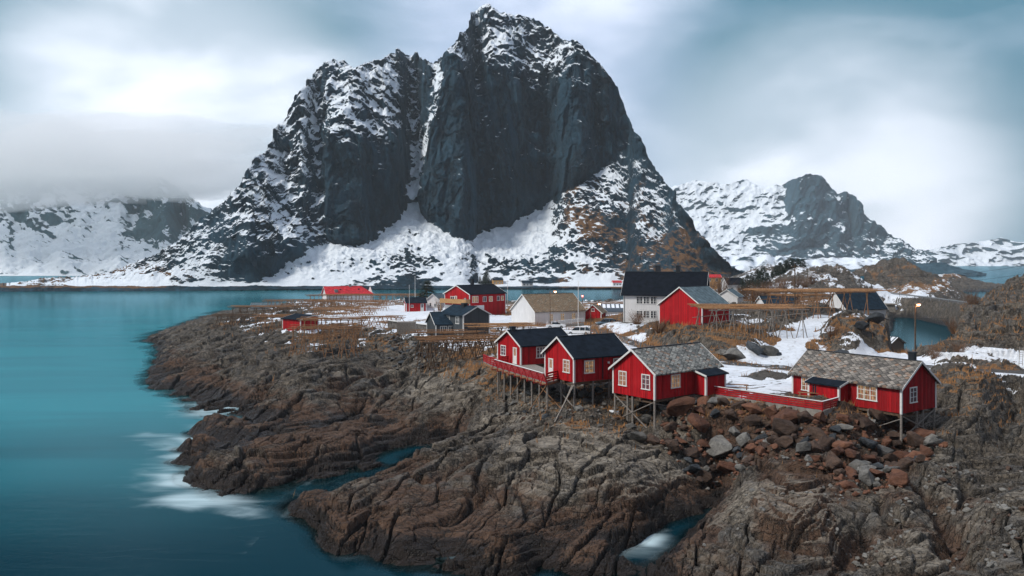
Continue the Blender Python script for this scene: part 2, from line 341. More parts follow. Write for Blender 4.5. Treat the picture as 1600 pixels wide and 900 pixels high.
# right hill
cy((1480, 560, 112), (1500, 560, 106), (1600, 572, 103), (1480, 520, 128), (1500, 490, 140), (1530, 468, 150), (1565, 452, 158), (1600, 436, 165), (1600, 520, 118), (1550, 520, 122), (1560, 555, 108),
   (1680, 410, 175), (1700, 540, 110), (1800, 400, 180), (1650, 480, 135)); CP += [(115, 190, 15), (100, 200, 6), (130, 240, 8), (120, 215, 6)]
CP = np.array(CP, float)
def _rb(x, y): return np.stack([1.6*x/np.maximum(y, 20), np.log(np.maximum(y, 20))], -1)
_Q = _rb(CP[:, 0], CP[:, 1])
def _ker(d2): return np.sqrt(d2+.0004)
_K = _ker(((_Q[:, None]-_Q[None])**2).sum(-1)); _n = len(_K)
_M = np.zeros((_n+3, _n+3)); _M[:_n, :_n] = _K - np.eye(_n)*.004; _M[:_n, _n] = 1; _M[_n, :_n] = 1
_M[:_n, _n+1:] = _Q; _M[_n+1:, :_n] = _Q.T
_W = np.linalg.solve(_M, np.concatenate([CP[:, 2], [0, 0, 0]]))
def base_h(x, y):
    sh = x.shape; q = _rb(x.ravel(), y.ravel()).astype(np.float32); out = np.full(len(q), _W[_n], np.float64)+q @ _W[_n+1:]
    for i in range(_n):
        out += _W[i]*np.sqrt((q[:, 0]-_Q[i, 0])**2+(q[:, 1]-_Q[i, 1])**2+.0004)
    return out.reshape(sh)
def wpts(pts): return [atZ(*p) for p in pts]
# roads: (points, half width, strength of bare asphalt)
ROADS = [(wpts([(1700, 586, 7.9), (1600, 582, 7.9), (1500, 577, 7.8), (1430, 571, 7.9), (1330, 574, 8.1), (1240, 576, 8.2), (1150, 569, 8.4), (1080, 556, 8.5), (1020, 545, 8.5), (985, 535, 8.4), (955, 524, 8.4), (935, 515, 8.3), (880, 514, 8.2)]), 1.9, 1.0),
         (wpts([(1215, 566, 8.4), (1240, 535, 9.8), (1268, 504, 11), (1285, 490, 12)]), 1.8, .0),
         (wpts([(1430, 568, 7.9), (1400, 556, 7.8), (1370, 552, 8)]), 1.7, .45),
         (wpts([(1350, 452, 8), (1400, 459, 8), (1460, 466, 8), (1540, 477, 8), (1620, 486, 8)]), 3.0, .75)]
def seg_dist(x, y, pts):
    best = np.full(x.shape, 1e9); zz = np.zeros(x.shape)
    for (x0, y0, z0), (x1, y1, z1) in zip(pts[:-1], pts[1:]):
        dx, dy = x1-x0, y1-y0; t = np.clip(((x-x0)*dx+(y-y0)*dy)/(dx*dx+dy*dy), 0, 1)
        d = np.hypot(x-x0-t*dx, y-y0-t*dy); m = d < best; best = np.where(m, d, best); zz = np.where(m, z0+t*(z1-z0), zz)
    return best, zz
GROOVES = [(wpts([(600, 724, -.5), (640, 705, -.2), (660, 693, .3), (690, 672, 1.2)]), 2.0, 1.4), (wpts([(661, 767, 1.6), (762, 719, 3), (807, 689, 4), (871, 666, 5)]), 1.0, 1.5),
           (wpts([(985, 880, -.5), (1020, 845, 0), (1109, 785, 1), (1131, 744, 2), (1120, 705, 3.5)]), 1.2, 1.6), (wpts([(1200, 900, 1), (1232, 882, 2), (1319, 864, 3), (1345, 815, 3.5)]), 1.0, 1.7),
           (wpts([(1412, 740, 4.5), (1455, 775, 4), (1485, 810, 4), (1499, 882, 3)]), .9, 1.6), (wpts([(602, 563, 4.8), (520, 597, 4), (470, 626, 1.5), (371, 636, .3)]), 2.0, 1.5),
           (wpts([(640, 572, 4.6), (600, 606, 3.0), (556, 640, 2), (500, 665, 1.5)]), 1.6, 1.2), (wpts([(1585, 600, 7), (1580, 650, 5), (1560, 690, 5)]), 1.3, 2.6), (wpts([(700, 800, 2), (800, 745, 3), (900, 715, 4.4)]), .6, .8),
           (wpts([(330, 560, 3), (420, 548, 4.5), (470, 535, 5.5)]), 1.6, 1.0), (wpts([(1380, 790, 3.5), (1400, 840, 3.5), (1370, 900, 2)]), .6, 1.0)]
SNOWY = [(wpts([(1205, 572, 8.3), (1215, 566, 8.4), (1240, 535, 9.8), (1268, 504, 11), (1285, 492, 12)]), 2.0), (wpts([(1700, 578, 7.9), (1600, 574, 7.9), (1500, 568, 7.8), (1430, 563, 7.9), (1370, 560, 8)]), 2.6), (wpts([(1430, 566, 7.9), (1400, 556, 7.8)]), 2.4), (wpts([(1330, 570, 8.1), (1240, 571, 8.2), (1150, 574, 8.3), (1120, 566, 8.4)]), 1.5), (wpts([(985, 538, 8.4), (955, 527, 8.4), (915, 520, 8.3), (860, 520, 8.3)]), 2.6)]
PADS = []   # (x, y, z, radius): level ground under the buildings that stand on it
def pad(px, py, Z, r): x, y, z = atZ(px, py, Z); PADS.append((x, y, z, r))
pad(860, 509, 8.0, 9); pad(745, 521, 8.1, 5); pad(715, 491, 8.7, 7); pad(630, 487, 7.5, 6); pad(490, 512, 7.0, 4); pad(1035, 503, 9.4, 9); pad(925, 507, 8.1, 4); pad(900, 520, 8.3, 5)
pad(1190, 600, 8.1, 4); pad(1160, 612, 8.0, 3); pad(1240, 615, 8.0, 3); pad(525, 470, 7.1, 10); pad(400, 488, 4.2, 8); pad(955, 505, 8.1, 5); pad(677, 487, 7.6, 4); pad(1130, 585, 8.2, 3)
SNOW = [(780, 498, 8, .8), (830, 515, 6, .8), (720, 540, 4, .6), (660, 527, 3, .7), (600, 525, 4, .6), (400, 512, 4, .7), (350, 508, 3, .6), (1100, 490, 5, .7), (1350, 500, 3, .6), (760, 560, 2.5, .5), (1010, 540, 3, .6), (970, 515, 4, .7),(640, 492, 16, 1), (560, 497, 13, 1.), (600, 510, 5, .8), (690, 535, 3, .7), (640, 482, 14, .9), (1180, 590, 6, 1.1), (1150, 610, 4, .8), (1220, 600, 4, 1), (1250, 525, 4, 1.1), (1225, 552, 3.5, 1.1), (1270, 505, 4, 1.1),
        (1130, 585, 4, 1), (1200, 562, 4, .8), (1480, 568, 3, 1.1), (1550, 576, 3, 1.0), (1400, 562, 3, 1.1), (1350, 560, 3, 1.0), (1440, 566, 3, 1.1), (880, 522, 5, 1), (860, 516, 7, .9), (960, 528, 5, .95), (990, 508, 5, .62),
        (985, 545, 4, .8), (400, 500, 8, .75), (430, 505, 6, .7), (530, 500, 7, .8), (470, 524, 3, .7), (455, 526, 2, .8), (720, 500, 8, .8), (780, 505, 8, .8), (660, 505, 5, .7), (1300, 500, 3, .5),
        (1160, 505, 5, .6), (1330, 470, 8, .7), (1420, 472, 16, .75), (1375, 462, 10, .7), (700, 565, 2, .4), (960, 652, .6, .6), (690, 515, 5, .75), (1200, 480, 10, .6)]
TRACKS = [wpts([(1135, 598, 8.1), (1150, 585, 8.2), (1180, 579, 8.3), (1235, 577, 8.3)]), wpts([(1150, 606, 8.0), (1200, 603, 8.0), (1240, 592, 8.1)]), wpts([(1600, 576, 7.9), (1500, 570, 7.8), (1420, 566, 7.9), (1385, 560, 8)]), wpts([(1210, 570, 8.3), (1230, 548, 9.1), (1262, 510, 10.8)])]
GRAVEL = [(1196, 590, 2.2, 1), (1150, 613, 1.6, .9), (1200, 622, 2.0, .9), (1250, 628, 2.0, .9), (1175, 618, 1.6, .9), (1225, 625, 1.8, .9), (930, 521, 2.5, .9), (945, 526, 2, .8)]
PALE = [(690, 600, 5, .9), (720, 620, 4, .8), (640, 590, 4, .6), (830, 690, 4, .8), (900, 690, 5, .9), (960, 720, 5, .9), (860, 730, 4, .8), (1030, 720, 4, .8), (790, 660, 4, .8), (820, 620, 3, .7), (1200, 770, 4, .9), (1260, 800, 4, .8), (1150, 800, 3, .7), (1330, 860, 4, .7), (1430, 860, 4, .6),
        (1430, 760, 3, .6), (1480, 720, 3, .5), (560, 590, 6, .5), (480, 560, 6, .4), (1560, 800, 4, .6), (1540, 660, 4, .35), (600, 800, 2, .3), (1100, 860, 2, .3)]
GRASS = [(740, 588, 3, .95), (770, 600, 2, .9), (800, 600, 4, .6), (960, 640, 3, .7), (985, 660, 2.5, .85), (930, 625, 3, .7), (900, 665, 1.5, .65), (1160, 642, 2, .75), (1230, 645, 2.5, .85), (1290, 650, 2, .85), (1330, 640, 2, .8), (1010, 655, 1.5, .7), (1110, 636, 2, .8), (860, 640, 2, .6), (1000, 640, 1.5, .7),
         (560, 540, 9, .6), (520, 530, 7, .6), (600, 545, 6, .5), (730, 565, 6, .7), (680, 570, 4, .4), (420, 520, 8, .45), (375, 508, 8, .6), (1000, 525, 9, .85), (1060, 535, 5, .8), (1130, 530, 8, .8), (1200, 520, 9, .8), (1180, 550, 4, .6),
         (1300, 530, 6, .85), (1350, 520, 7, .75), (1280, 545, 3, .7), (1390, 530, 5, .5), (1530, 480, 12, .42), (1580, 520, 7, .6), (1500, 540, 7, .55), (1540, 560, 5, .6), (1590, 455, 12, .42), (1530, 590, 3, .95), (1480, 597, 2.5, .9), (1510, 610, 2.5, .8), (1545, 625, 2, .7), (1500, 650, 1.6, .6),
         (1520, 640, 2.5, .35), (1560, 605, 4, .6), (640, 535, 3, .3), (1470, 690, 1.5, .5), (1420, 720, 1.2, .4)]
def blobs(x, y, lst):
    out = np.zeros(x.shape)
    for px, py, r, w in lst:
        b = None
        # height at the blob: taken from the control surface along the sight line
        for Y in np.geomspace(48, 700, 160):
            X = (px-800)/F*Y; Z = EYE-(py-HORIZ)*Y/F
            h = float(base_h(np.array([X]), np.array([Y]))[0])
            if Z <= h: b = (X, Y); break
        if b is None: continue
        rr = r*1.35
        d2 = ((x-b[0])**2+(y-b[1])**2)/(rr*rr); out = np.maximum(out, w*np.exp(-d2*d2))
    return out
def height(x, y, detail=True):
    """returns heights and surface masks for world coordinates"""
    b = base_h(x, y)
    ca, sa = math.cos(R(60)), math.sin(R(60))
    wx = x+3.0*n2(x/14, y/14, 5)+.8*n2(x/4, y/4, 6); wy = y+3.0*n2(x/14, y/14, 7)+.8*n2(x/4, y/4, 8)
    th = R(62)-R(30)*ss(-8, 22, x)*ss(125, 100, y); ca, sa = np.cos(th), np.sin(th)
    p = (wx-8)*ca+(wy-72)*sa; q = -(wx-8)*sa+(wy-72)*ca
    px = 800+F*x/y
    pl = ss(6.2, 7.6, b)*ss(88, 100, y)                      # built-up plateau: gentle ground
    pl = pl*(1-ss(1380, 1480, px)*(y < 200))*(1-.85*ss(8.9, 9.8, b))
    under = ss(0, -2.5, b)
    amp = (1-.9*pl)*(1-.7*under)
    far = 1+ss(150, 500, y)*1.5
    fa = .35+.65*ss(90, 120, y)                              # the front slabs are smoother than the left point
    h = b+amp*(fa*.85*(1-2.2*np.abs(n2(p/30, q/6.5, 11)))+fa*.40*(1-2.2*np.abs(n2(p/14, q/2.6, 12)))-.2)+.30*amp*far*fbm2(x/9, y/9, 3, 20)
    kf = ss(300, 370, y)*ss(4, 8, b)*ss(1120, 1200, px); h = h+kf*(3.2*(1-2.2*np.abs(n2(x/26, y/26, 67)))+1.4*(1-2.2*np.abs(n2(x/9, y/12, 68)))-.6)
    h = np.where(b > .1, np.maximum(h, .35*ss(.1, .8, b)), h)
    for pts, w, dpt in GROOVES:
        d, _ = seg_dist(x+.6*n2(x/3, y/3, 50), y+.6*n2(x/3, y/3, 51), pts); h = h-dpt*np.exp(-(d/w)**2)
    # bedding: ledges where the tilted layers meet the surface
    lay = h*1.15+.10*q+.035*p+1.1*n2(x/17, y/17, 52)+.35*n2(x/5, y/5, 53)
    saw = lambda v: (v-np.floor(v))**1.6
    km = ss(-.25, .35, n2(x/11, y/11, 57)+.15)
    h = h-amp*km*(.50*saw(lay/1.05+.5*n2(p/9, q/4, 58))+.20*saw(lay/.42+.6*n2(p/5, q/2.5, 59)))+.3*amp*km
    h = h+amp*(.32*n2(lay/1.0+3.1, p/30, 54)+.20*n2(lay/.40, p/14, 55)+.08*n2(lay/.17, p/8, 56))
    crack = np.zeros(x.shape); tone = np.zeros(x.shape)
    if detail:
        for (sp, sq, am, seed, cw, tilt) in ((9., 2.6, .46, 31, .05, .42), (3.4, 1.15, .15, 32, .045, .42), (1.1, .48, .045, 33, .06, .4)):
            f1, f2, dx, dy, cid = worley(p/sp, q/sq, seed)
            e = f2-f1
            cr = np.exp(-(e/cw)**2)
            bl = rnd(cid, 0)*.5+tilt*(rnd(cid, 2)*dx*1.6+rnd(cid, 4)*dy*1.6)
            edge = ss(0, .10, e)                              # rounded shoulders of each block
            h = h+amp*am*(bl*edge-1.5*cr+.2*edge)
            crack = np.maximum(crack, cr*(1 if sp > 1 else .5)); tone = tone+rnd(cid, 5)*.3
        h = h+amp*.035*fbm2(p/.5, q/.3, 3, 40)
    h = h+(1-amp)*.06*fbm2(x/1.5, y/1.5, 3, 44)
    # the tidal pool and the low bank in front of it
    for bx_, by_, bh, br_ in ((345, 684, 2.6, 2.6), (318, 676, 2.4, 1.8), (300, 702, 2.7, 2.0), (368, 672, 1.8, 2), (282, 722, 2.2, 2.0), (330, 745, 1.5, 3), (1195, 588, 0, 1), (470, 792, .9, 2.)):
        X, Y, _ = atZ(bx_, by_, 0); h = h+bh*np.exp(-((x-X)/(1.6*br_))**2-((y-Y)/br_)**2)
    X, Y, _ = atZ(1196, 590, 8.2); h = h+.75*np.exp(-((x-X)/3.2)**2-((y-Y)/2.2)**2)
    pm = ss(1388, 1402, px+6*n2(x/9, y/9, 90))*ss(1500, 1484, px)*ss(192, 198, y)*ss(316, 309, y+3*n2(x/8, y/8, 91)); h = h*(1-pm)-1.6*pm
    cm = ss(1385, 1398, px)*ss(1500, 1480, px)*ss(121, 125, y)*ss(205, 198, y); h = h*(1-cm)+np.minimum(h, EYE-(553+3*n2(x/3, y/3, 92)-HORIZ)*y/F)*cm
    road = np.zeros(x.shape)
    for pts, hw, st in ROADS:
        d, zz = seg_dist(x, y, pts); k = 1-ss(hw, hw*2.4, d); h = h*(1-k)+zz*k
        road = np.maximum(road, st*(1-ss(hw*.7, hw*1.15, d)))
    for X, Y, Z, r in PADS:
        k = 1-ss(r, r*1.5, np.hypot(x-X, y-Y)); h = h*(1-k)+(Z-.03)*k+.0*h
    return h, b, road, crack, pl, px, amp
def build_terrain():
    cols = np.linspace(-.86, .88, 1500)
    rows = np.concatenate([np.geomspace(34, 240, 1060, endpoint=False), np.geomspace(240, 780, 330)])
    a, y = np.meshgrid(cols, rows); x = a*y
    h, b, road, crack, pl, px, amp = height(x, y)
    P = np.stack([x, y, h], -1)
    dzx = np.gradient(h, axis=1)/np.gradient(x, axis=1); dzy = np.gradient(h, axis=0)/np.gradient(y, axis=0)
    nz = 1/np.sqrt(1+dzx**2+dzy**2)
    lo = fbm2(x/12, y/12, 4, 60)
    sn = blobs(x, y, SNOW); gr = blobs(x, y, GRASS)
    farl = ss(200, 320, y)
    sn = np.maximum(sn, farl*ss(3, 6, h)*(.50-.16*ss(1230, 1300, px)+.35*lo)*(1-.8*((px > 1355) & (px < 1480) & (y > 360)))); sn = np.maximum(sn, pl*(y > 95)*(.33+.45*fbm2(x/7, y/7, 4, 63))); gr = np.maximum(gr, farl*(.40+.32*lo)*ss(4, 7, h)); gr = np.maximum(gr, .66*pl*(y > 95))
    gr = np.maximum(gr, .50*ss(4.2, 6.0, h)*ss(-.35, .4, lo)*(x < 20)); sn = np.maximum(sn, .62*ss(4.8, 6.2, h)*ss(.0, .5, fbm2(x/6, y/9, 3, 64))*(y > 135)*(x < 5))
    sn = sn*ss(.45, .85, nz)*ss(1.5, 3, h)
    steep = ss(.86, .6, nz)
    gr = gr*(1-.75*steep)-crack*.1
    for pts, hw in SNOWY:
        d, _ = seg_dist(x+.8*n2(x/3, y/3, 99), y+.8*n2(x/4, y/4, 100), pts); sn = np.maximum(sn, 1.15*ss(hw*1.25, hw*.75, d)*(1-.35*ss(.1, .6, fbm2(x/1.3, y/1.3, 3, 97))))
    sn = sn*(1-.62*np.clip(road, 0, 1))
    for pts in TRACKS:
        for o_ in (-.75, .75):
            d, _ = seg_dist(x, y+o_+.25*n2(x/4, y/4, 101), pts); sn = sn*(1-.42*ss(.40, .12, d))
    # the plough leaves bare gravel in the yard
    grv = blobs(x+1.6*fbm2(x/2.2, y/2.2, 3, 65), y+2.5*fbm2(x/2.2, y/2.2, 3, 66), GRAVEL); road = np.maximum(road, grv+.25*lo*(grv > .1)); sn = sn*(1-ss(.45, .8, grv))
    wet_and_shade = ss(2.1, .2, h+.9*fbm2(x/5, y/5, 3, 61))+crack*.6  # shoreline wetness, plus recess shade painted along the cracks
    rust = .78*ss(5.2, .8, h+.8*lo)*ss(260, 130, y)+.08
    rub = ss(1075, 1105, px+45*n2(x/3.5, y/3.5, 93)+25*n2(x/1.2, y/1.2, 94))*(1-ss(1400, 1470, px))*ss(3.0, 4.2, b)*ss(90, 84, y)
    rust = np.maximum(rust, rub*.75)
    pale = blobs(x, y, PALE)*(1-.85*ss(3.0, .8, h+.8*lo))*ss(.35, .7, nz)
    o = grid_mesh('ground', P, dict(snow=sn, grass=gr, road=road, wet_and_shade=wet_and_shade, rust=rust, pale=pale), terrain_material(), 'structure')
    return dict(x=x, y=y, h=h, sn=sn, gr=gr, nz=nz, px=px, cols=cols, rows=rows)
T = build_terrain()
def ground(x, y):
    """height of the built ground under a world point (bilinear in its own grid)"""
    a = np.interp(x/y, T['cols'], np.arange(len(T['cols']))); r = np.interp(y, T['rows'], np.arange(len(T['rows'])))
    i, j = int(min(r, len(T['rows'])-2)), int(min(a, len(T['cols'])-2)); fr, fa = r-i, a-j; h = T['h']
    return float((h[i, j]*(1-fa)+h[i, j+1]*fa)*(1-fr)+(h[i+1, j]*(1-fa)+h[i+1, j+1]*fa)*fr)

# ------------------------------------------------------------------ the sea
def sea_material():
    s = NT('cold_teal_sea'); p = s.pos()
    foam = s.attr('foam'); deep = s.attr('deep')
    c = s.mix(deep, (.002, .022, .033), (.010, .155, .190))
    c = s.mix(s.math('MULTIPLY', s.math('MULTIPLY', deep, s.sstep(.35, .65, s.noise(s.pos((.012, .05, 1)), 1., 5, .6, .6))), .35), c, (.020, .27, .31))
    fm = s.sstep(.16, 1.05, s.math('ADD', foam, s.math('MULTIPLY', s.math('SUBTRACT', s.noise(s.pos((.12, .35, 1), rot=(0, 0, R(25))), 1., 4, .5, 1.2), .5), .8)))
    c = s.mix(s.math('MULTIPLY', fm, .9), c, (.55, .70, .74))
    h = s.noise(s.pos((.25, .8, 1)), 1., 5, .6, .4)
    nb = s.bump(h, .10, .2)
    df = s.N('ShaderNodeBsdfDiffuse'); s.put(df.inputs[0], c); s.put(df.inputs['Normal'], nb); gl = s.N('ShaderNodeBsdfGlossy'); s.put(gl.inputs[0], (.42, .70, .80)); gl.inputs['Roughness'].default_value = .13; s.put(gl.inputs['Normal'], nb)
    fr = s.N('ShaderNodeFresnel'); fr.inputs['IOR'].default_value = 1.2; s.put(fr.inputs['Normal'], nb); sf = s.N('ShaderNodeMixShader')
    s.put(sf.inputs[0], s.math('MULTIPLY', s.math('MULTIPLY', fr.outputs[0], .68), s.math('SUBTRACT', 1., s.math('MULTIPLY', fm, .8)))); s.put(sf.inputs[1], df.outputs[0]); s.put(sf.inputs[2], gl.outputs[0]); m = s.m
    # shallow water lets the wet rock show through
    tr = s.N('ShaderNodeBsdfTransparent'); tr.inputs[0].default_value = (.5, .72, .74, 1); mx = s.N('ShaderNodeMixShader')
    s.put(mx.inputs[0], s.math('MAXIMUM', s.attr('opaque'), s.math('MULTIPLY', fm, .8))); s.put(mx.inputs[1], tr.outputs[0]); s.put(mx.inputs[2], sf.outputs[0]); s.put(s.out.inputs[0], mx.outputs[0])
    return m
def build_sea():
    cols = np.concatenate([[-60, -20, -6, -2.5], np.linspace(-1.2, 1.2, 640), [2.5, 6, 20, 60]])
    rows = np.concatenate([[-300, -100, 0, 15, 25], np.geomspace(34, 780, 520), [1200, 2500, 6000, 15000, 45000]])
    a, y = np.meshgrid(cols, rows); x = a*np.maximum(y, 30)
    yy = np.clip(y, 34, 779); hh, *_ = height(x*(yy/np.maximum(y, 30)), yy, False)
    inside = (np.abs(a) < 1.0) & (y > 30) & (y < 780)
    dep = np.where(inside, -hh, 8.)
    opaque = ss(-.15, 1.5, dep)
    fo = np.zeros(x.shape); xw = x+2.5*fbm2(x/11, y/9, 3, 95); yw = y+.35*x-.35*(-38)+2.0*fbm2(x/10, y/8, 3, 96)*(x < -20)
    yw = np.where(x < -20, yw, y+1.2*n2(x/3, y/3, 97))
    for px, py, rx, ry, w in ((330, 640, 7, 5, .8), (350, 665, 6, 2.2, .6), (335, 690, 9, 2.2, .8), (310, 715, 6, 2.5, .7), (300, 745, 5, 2, .9), (330, 768, 6, 1.6, .75), (355, 640, 4, 4, .8), (270, 730, 5, 2, .5), (395, 775, 4, 1.2, .5), (370, 660, 4, 2, .6), (265, 700, 6, 2, .5),
                              (560, 800, 2.5, 3, .55), (620, 850, 4, 2, .5), (900, 860, 6, 1.4, .75), (780, 870, 4, 1.2, .5), (1000, 845, 2.2, 1.2, .95), (860, 855, 2, 1.5, .5), (540, 725, 3, 1, .35), (290, 610, 5, 8, .35), (480, 800, 3, 3, .3)):
        X, Y, _ = atZ(px, py, 0.02); fo = np.maximum(fo, 1.02*w*np.exp(-((xw-X)/rx/1.0)**2-((yw-Y)/ry/1.5)**2))
    fo = fo+.16*ss(1.4, .2, dep)*ss(-.6, .2, dep)*inside*(y < 230)
    # deep: 1 where the sea is bright turquoise, 0 in the darker water close in front
    deep = ss(68, 175, y-.5*x+14*fbm2(x/45, y/30, 3, 70)); deep = deep*(1-(1-ss(-8, -30, x))*ss(125, 105, y))
    deep = deep*(1-ss(10, 45, x)*.97)*(1-.45*ss(330, 420, y))*(1-.6*ss(300, 380, y)*ss(-.28, -.05, a)*(a < .24))  # harbour colour darkened to stand in for the mountain's reflection
    P = np.stack([x, y, 0*x], -1)
    grid_mesh('sea', P, dict(foam=fo, deep=deep, opaque=opaque), sea_material(), 'structure')
build_sea()

# ------------------------------------------------------------------ mountains
def poly(pts, x): return np.interp(x, [p[0] for p in pts], [p[1] for p in pts])
def relief(name, label, px0, px1, ncol, base_row, base_Y, crest, slope_fn, mat, disp_fn, snow_fn, nrow=500, back=260):
    """a mountain as a closed relief: every column climbs from its foot to the crest with the local steepness, then falls away behind"""
    cols = np.linspace(px0, px1, ncol); t = np.linspace(0, 1, nrow)
    cr = crest(cols)[None]; b = (poly(base_row, cols) if isinstance(base_row, list) else np.full(ncol, float(base_row)))[None]
    cr = np.minimum(cr, b-1.5)
    PY = b+(cr-b)*t[:, None]; PX = np.broadcast_to(cols[None], PY.shape)
    S = np.tan(np.radians(slope_fn(PX, PY, t[:, None])))
    Y = np.zeros(PY.shape); Y[0] = poly(base_Y, cols) if isinstance(base_Y, list) else base_Y
    k = (HORIZ-PY)/F
    for i in range(1, nrow):
        dpy = PY[i-1]-PY[i]; g = np.maximum(S[i]-k[i], .12); Y[i] = Y[i-1]+dpy*Y[i-1]/F/g
    # smooth the depth a little so that buttresses join
    for _ in range(6): Y[:, 1:-1] = .25*Y[:, :-2]+.5*Y[:, 1:-1]+.25*Y[:, 2:]
    X = (PX-800)/F*Y; Z = EYE+(HORIZ-PY)*Y/F
    ed = np.minimum(ss(0, .04, t[:, None]), 1)
    dx, dy, dz = disp_fn(X, Y, Z, PX, PY, t[:, None])
    fade = ss(1.0, .97, t[:, None])*.65+.35
    X = X+dx*ed; Y = Y+dy*ed; Z = Z+dz*ed*fade
    gx = np.stack([np.gradient(v, axis=1) for v in (X, Y, Z)], -1); gt = np.stack([np.gradient(v, axis=0) for v in (X, Y, Z)], -1)
    n = np.cross(gx, gt); n /= np.linalg.norm(n, axis=-1)[..., None]+1e-9; n *= np.sign(-n[..., 1:2])+(n[..., 1:2] == 0)
    nz = np.where(gx[..., 0]*0+n[..., 2] > -1, n[..., 2], 0)
    ns = nz.copy()
    for _ in range(5): ns[1:-1] = .25*ns[:-2]+.5*ns[1:-1]+.25*ns[2:]; ns[:, 1:-1] = .25*ns[:, :-2]+.5*ns[:, 1:-1]+.25*ns[:, 2:]
    nz = .35*nz+.65*ns
    sn, br = snow_fn(X, Y, Z, PX, PY, nz, t[:, None])
    # back slope
    bs = np.linspace(0, 1, 14)[1:, None]
    XB = X[-1][None]*(1+bs*back/np.maximum(Y[-1][None], 1)); YB = Y[-1][None]+bs*back; ZB = Z[-1][None]*(1-bs**1.3)-4*bs
    P = np.concatenate([np.stack([X, Y, Z], -1), np.stack([XB, YB, ZB], -1)], 0)
    f = lambda v: np.concatenate([v, np.repeat(v[-1:], 13, 0)], 0)
    o = grid_mesh(name, P, dict(snow=f(sn), brown=f(br)), mat, 'structure')
    return o
def g2(px, py, x, y, rx, ry): return np.exp(-((px-x)/rx)**2-((py-y)/ry)**2)

# main peak
C1 = [(-120, 451), (-20, 450), (15, 447), (62, 436), (120, 432), (171, 427), (218, 410), (250, 398), (280, 379), (311, 346), (345, 322), (376, 295), (400, 266), (420, 239), (440, 205), (455, 178), (475, 148), (498, 118), (512, 104), (525, 98), (545, 103),
      (556, 112), (575, 104), (598, 95), (606, 86), (622, 82), (636, 90), (652, 88), (664, 98), (680, 103), (693, 97), (697, 86), (708, 74), (722, 60), (733, 46), (737, 28), (748, 18), (765, 14), (782, 22), (800, 29), (820, 32), (842, 42), (862, 54), (884, 66), (905, 74), (920, 90), (940, 110),
      (955, 130), (968, 158), (985, 198), (1000, 228), (1018, 262), (1045, 300), (1060, 325), (1078, 358), (1097, 385), (1112, 402), (1128, 414), (1150, 424), (1190, 436)]
TAL = [(-120, 452), (200, 452), (300, 446), (380, 444), (420, 428), (450, 410), (480, 398), (510, 386), (545, 386), (570, 380), (600, 362), (625, 342), (640, 322), (655, 322), (670, 350), (700, 364), (725, 376), (750, 368), (790, 352), (840, 330), (880, 305), (930, 268), (980, 236), (1010, 250), (1100, 410), (1200, 440)]
def gully_x(py): return poly([(60, 688), (110, 686), (170, 684), (230, 664), (280, 654), (330, 648), (400, 648)], py)
def slope1(px, py, t):
    wob = 9*n2(px/22, py/22, 101)+4*n2(px/8, py/8, 102)
    pxw = px+wob; pyw = py+8*n2(px/30, py/18, 103)
    tl = poly(TAL, px)
    s = np.full(px.shape, 52.)
    cliff = ss(tl+3, tl-5, pyw)*ss(656, 664, pxw)*ss(1010, 975, pxw)
    s = s+(79-s)*cliff
    s = s+(44-s)*ss(150, 95, pyw)*ss(690, 720, px)*.7                       # snowy head of the main wall
    s = s+(42-s)*g2(pxw, pyw, 742, 140, 15, 60)*.9                            # snow ledge on its left shoulder
    s = s+(80-s)*ss(507, 514, pxw)*ss(642, 632, pxw)*ss(215, 235, pyw)*ss(tl+3, tl-5, pyw)    # left buttress
    s = s+(46-s)*ss(510, 520, pxw)*ss(650, 640, pxw)*ss(235, 205, pyw)
    s = s+(47-s)*np.exp(-((pxw-gully_x(py))/9)**2)*ss(345, 325, pyw)           # the snow gully
    s = s+(45-s)*g2(pxw, pyw, 535, 150, 12, 70)
    s = s+(72-s)*ss(330, 350, pxw)*ss(400, 380, pxw)*0
    s = s+(74-s)*g2(pxw, pyw, 405, 395, 60, 30)*.9                             # low crag on the left
    s = s+(70-s)*g2(pxw, pyw, 480, 330, 16, 70)*.8
    s = s+(30-s)*ss(tl-6, tl+8, pyw)                                           # scree apron
    s = s+(46-s)*ss(850, 900, px)*ss(tl-10, tl+20, py)
    s = s+(62-s)*g2(pxw, pyw, 960, 375, 60, 25)*.6
    s = s+(28-s)*ss(300, 180, px)
    s = s+(58-s)*ss(1035, 1055, pxw)*.8
    s = np.maximum(s, 24)
    return s+(5-s)*ss(441, 445, py)*ss(700, 750, px)*ss(1010, 980, px)
def disp1(X, Y, Z, px, py, t):
    tl = poly(TAL, px); cl = ss(tl+8, tl-10, py)*ss(330, 420, px)
    rib = rid3(X/46, Y/46, Z/190, 4, 110, .55); rib2 = rid3(X/15+2*n3(X/40, Y/40, Z/40, 9), Y/15, Z/55, 3, 115, .55)
    dg = rid3((X+.7*Z)/38, Y/38, (Z-.4*X)/38, 4, 120, .55)
    big = fbm3(X/110, Y/110, Z/110, 3, 130)
    rough = fbm3(X/7, Y/7, Z/9, 4, 140, .6)
    blk = np.floor(3*n3(X/24, Y/24, Z/14, 150))*1.2
    dy = -cl*(9.0*rib+2.6*rib2)-(1-cl)*(2.0*dg)-7*big-1.6*rough*(.4+.6*cl)-cl*blk*2.0
    dz = (1-cl)*(1.9*rough+1.6*dg)+cl*(3.0*dg+1.2*rough)
    dx = 1.6*n3(X/12, Y/12, Z/12, 160)
    low = ss(0, 25, Z)
    return dx*low, dy*low, dz*(.15+.85*low)
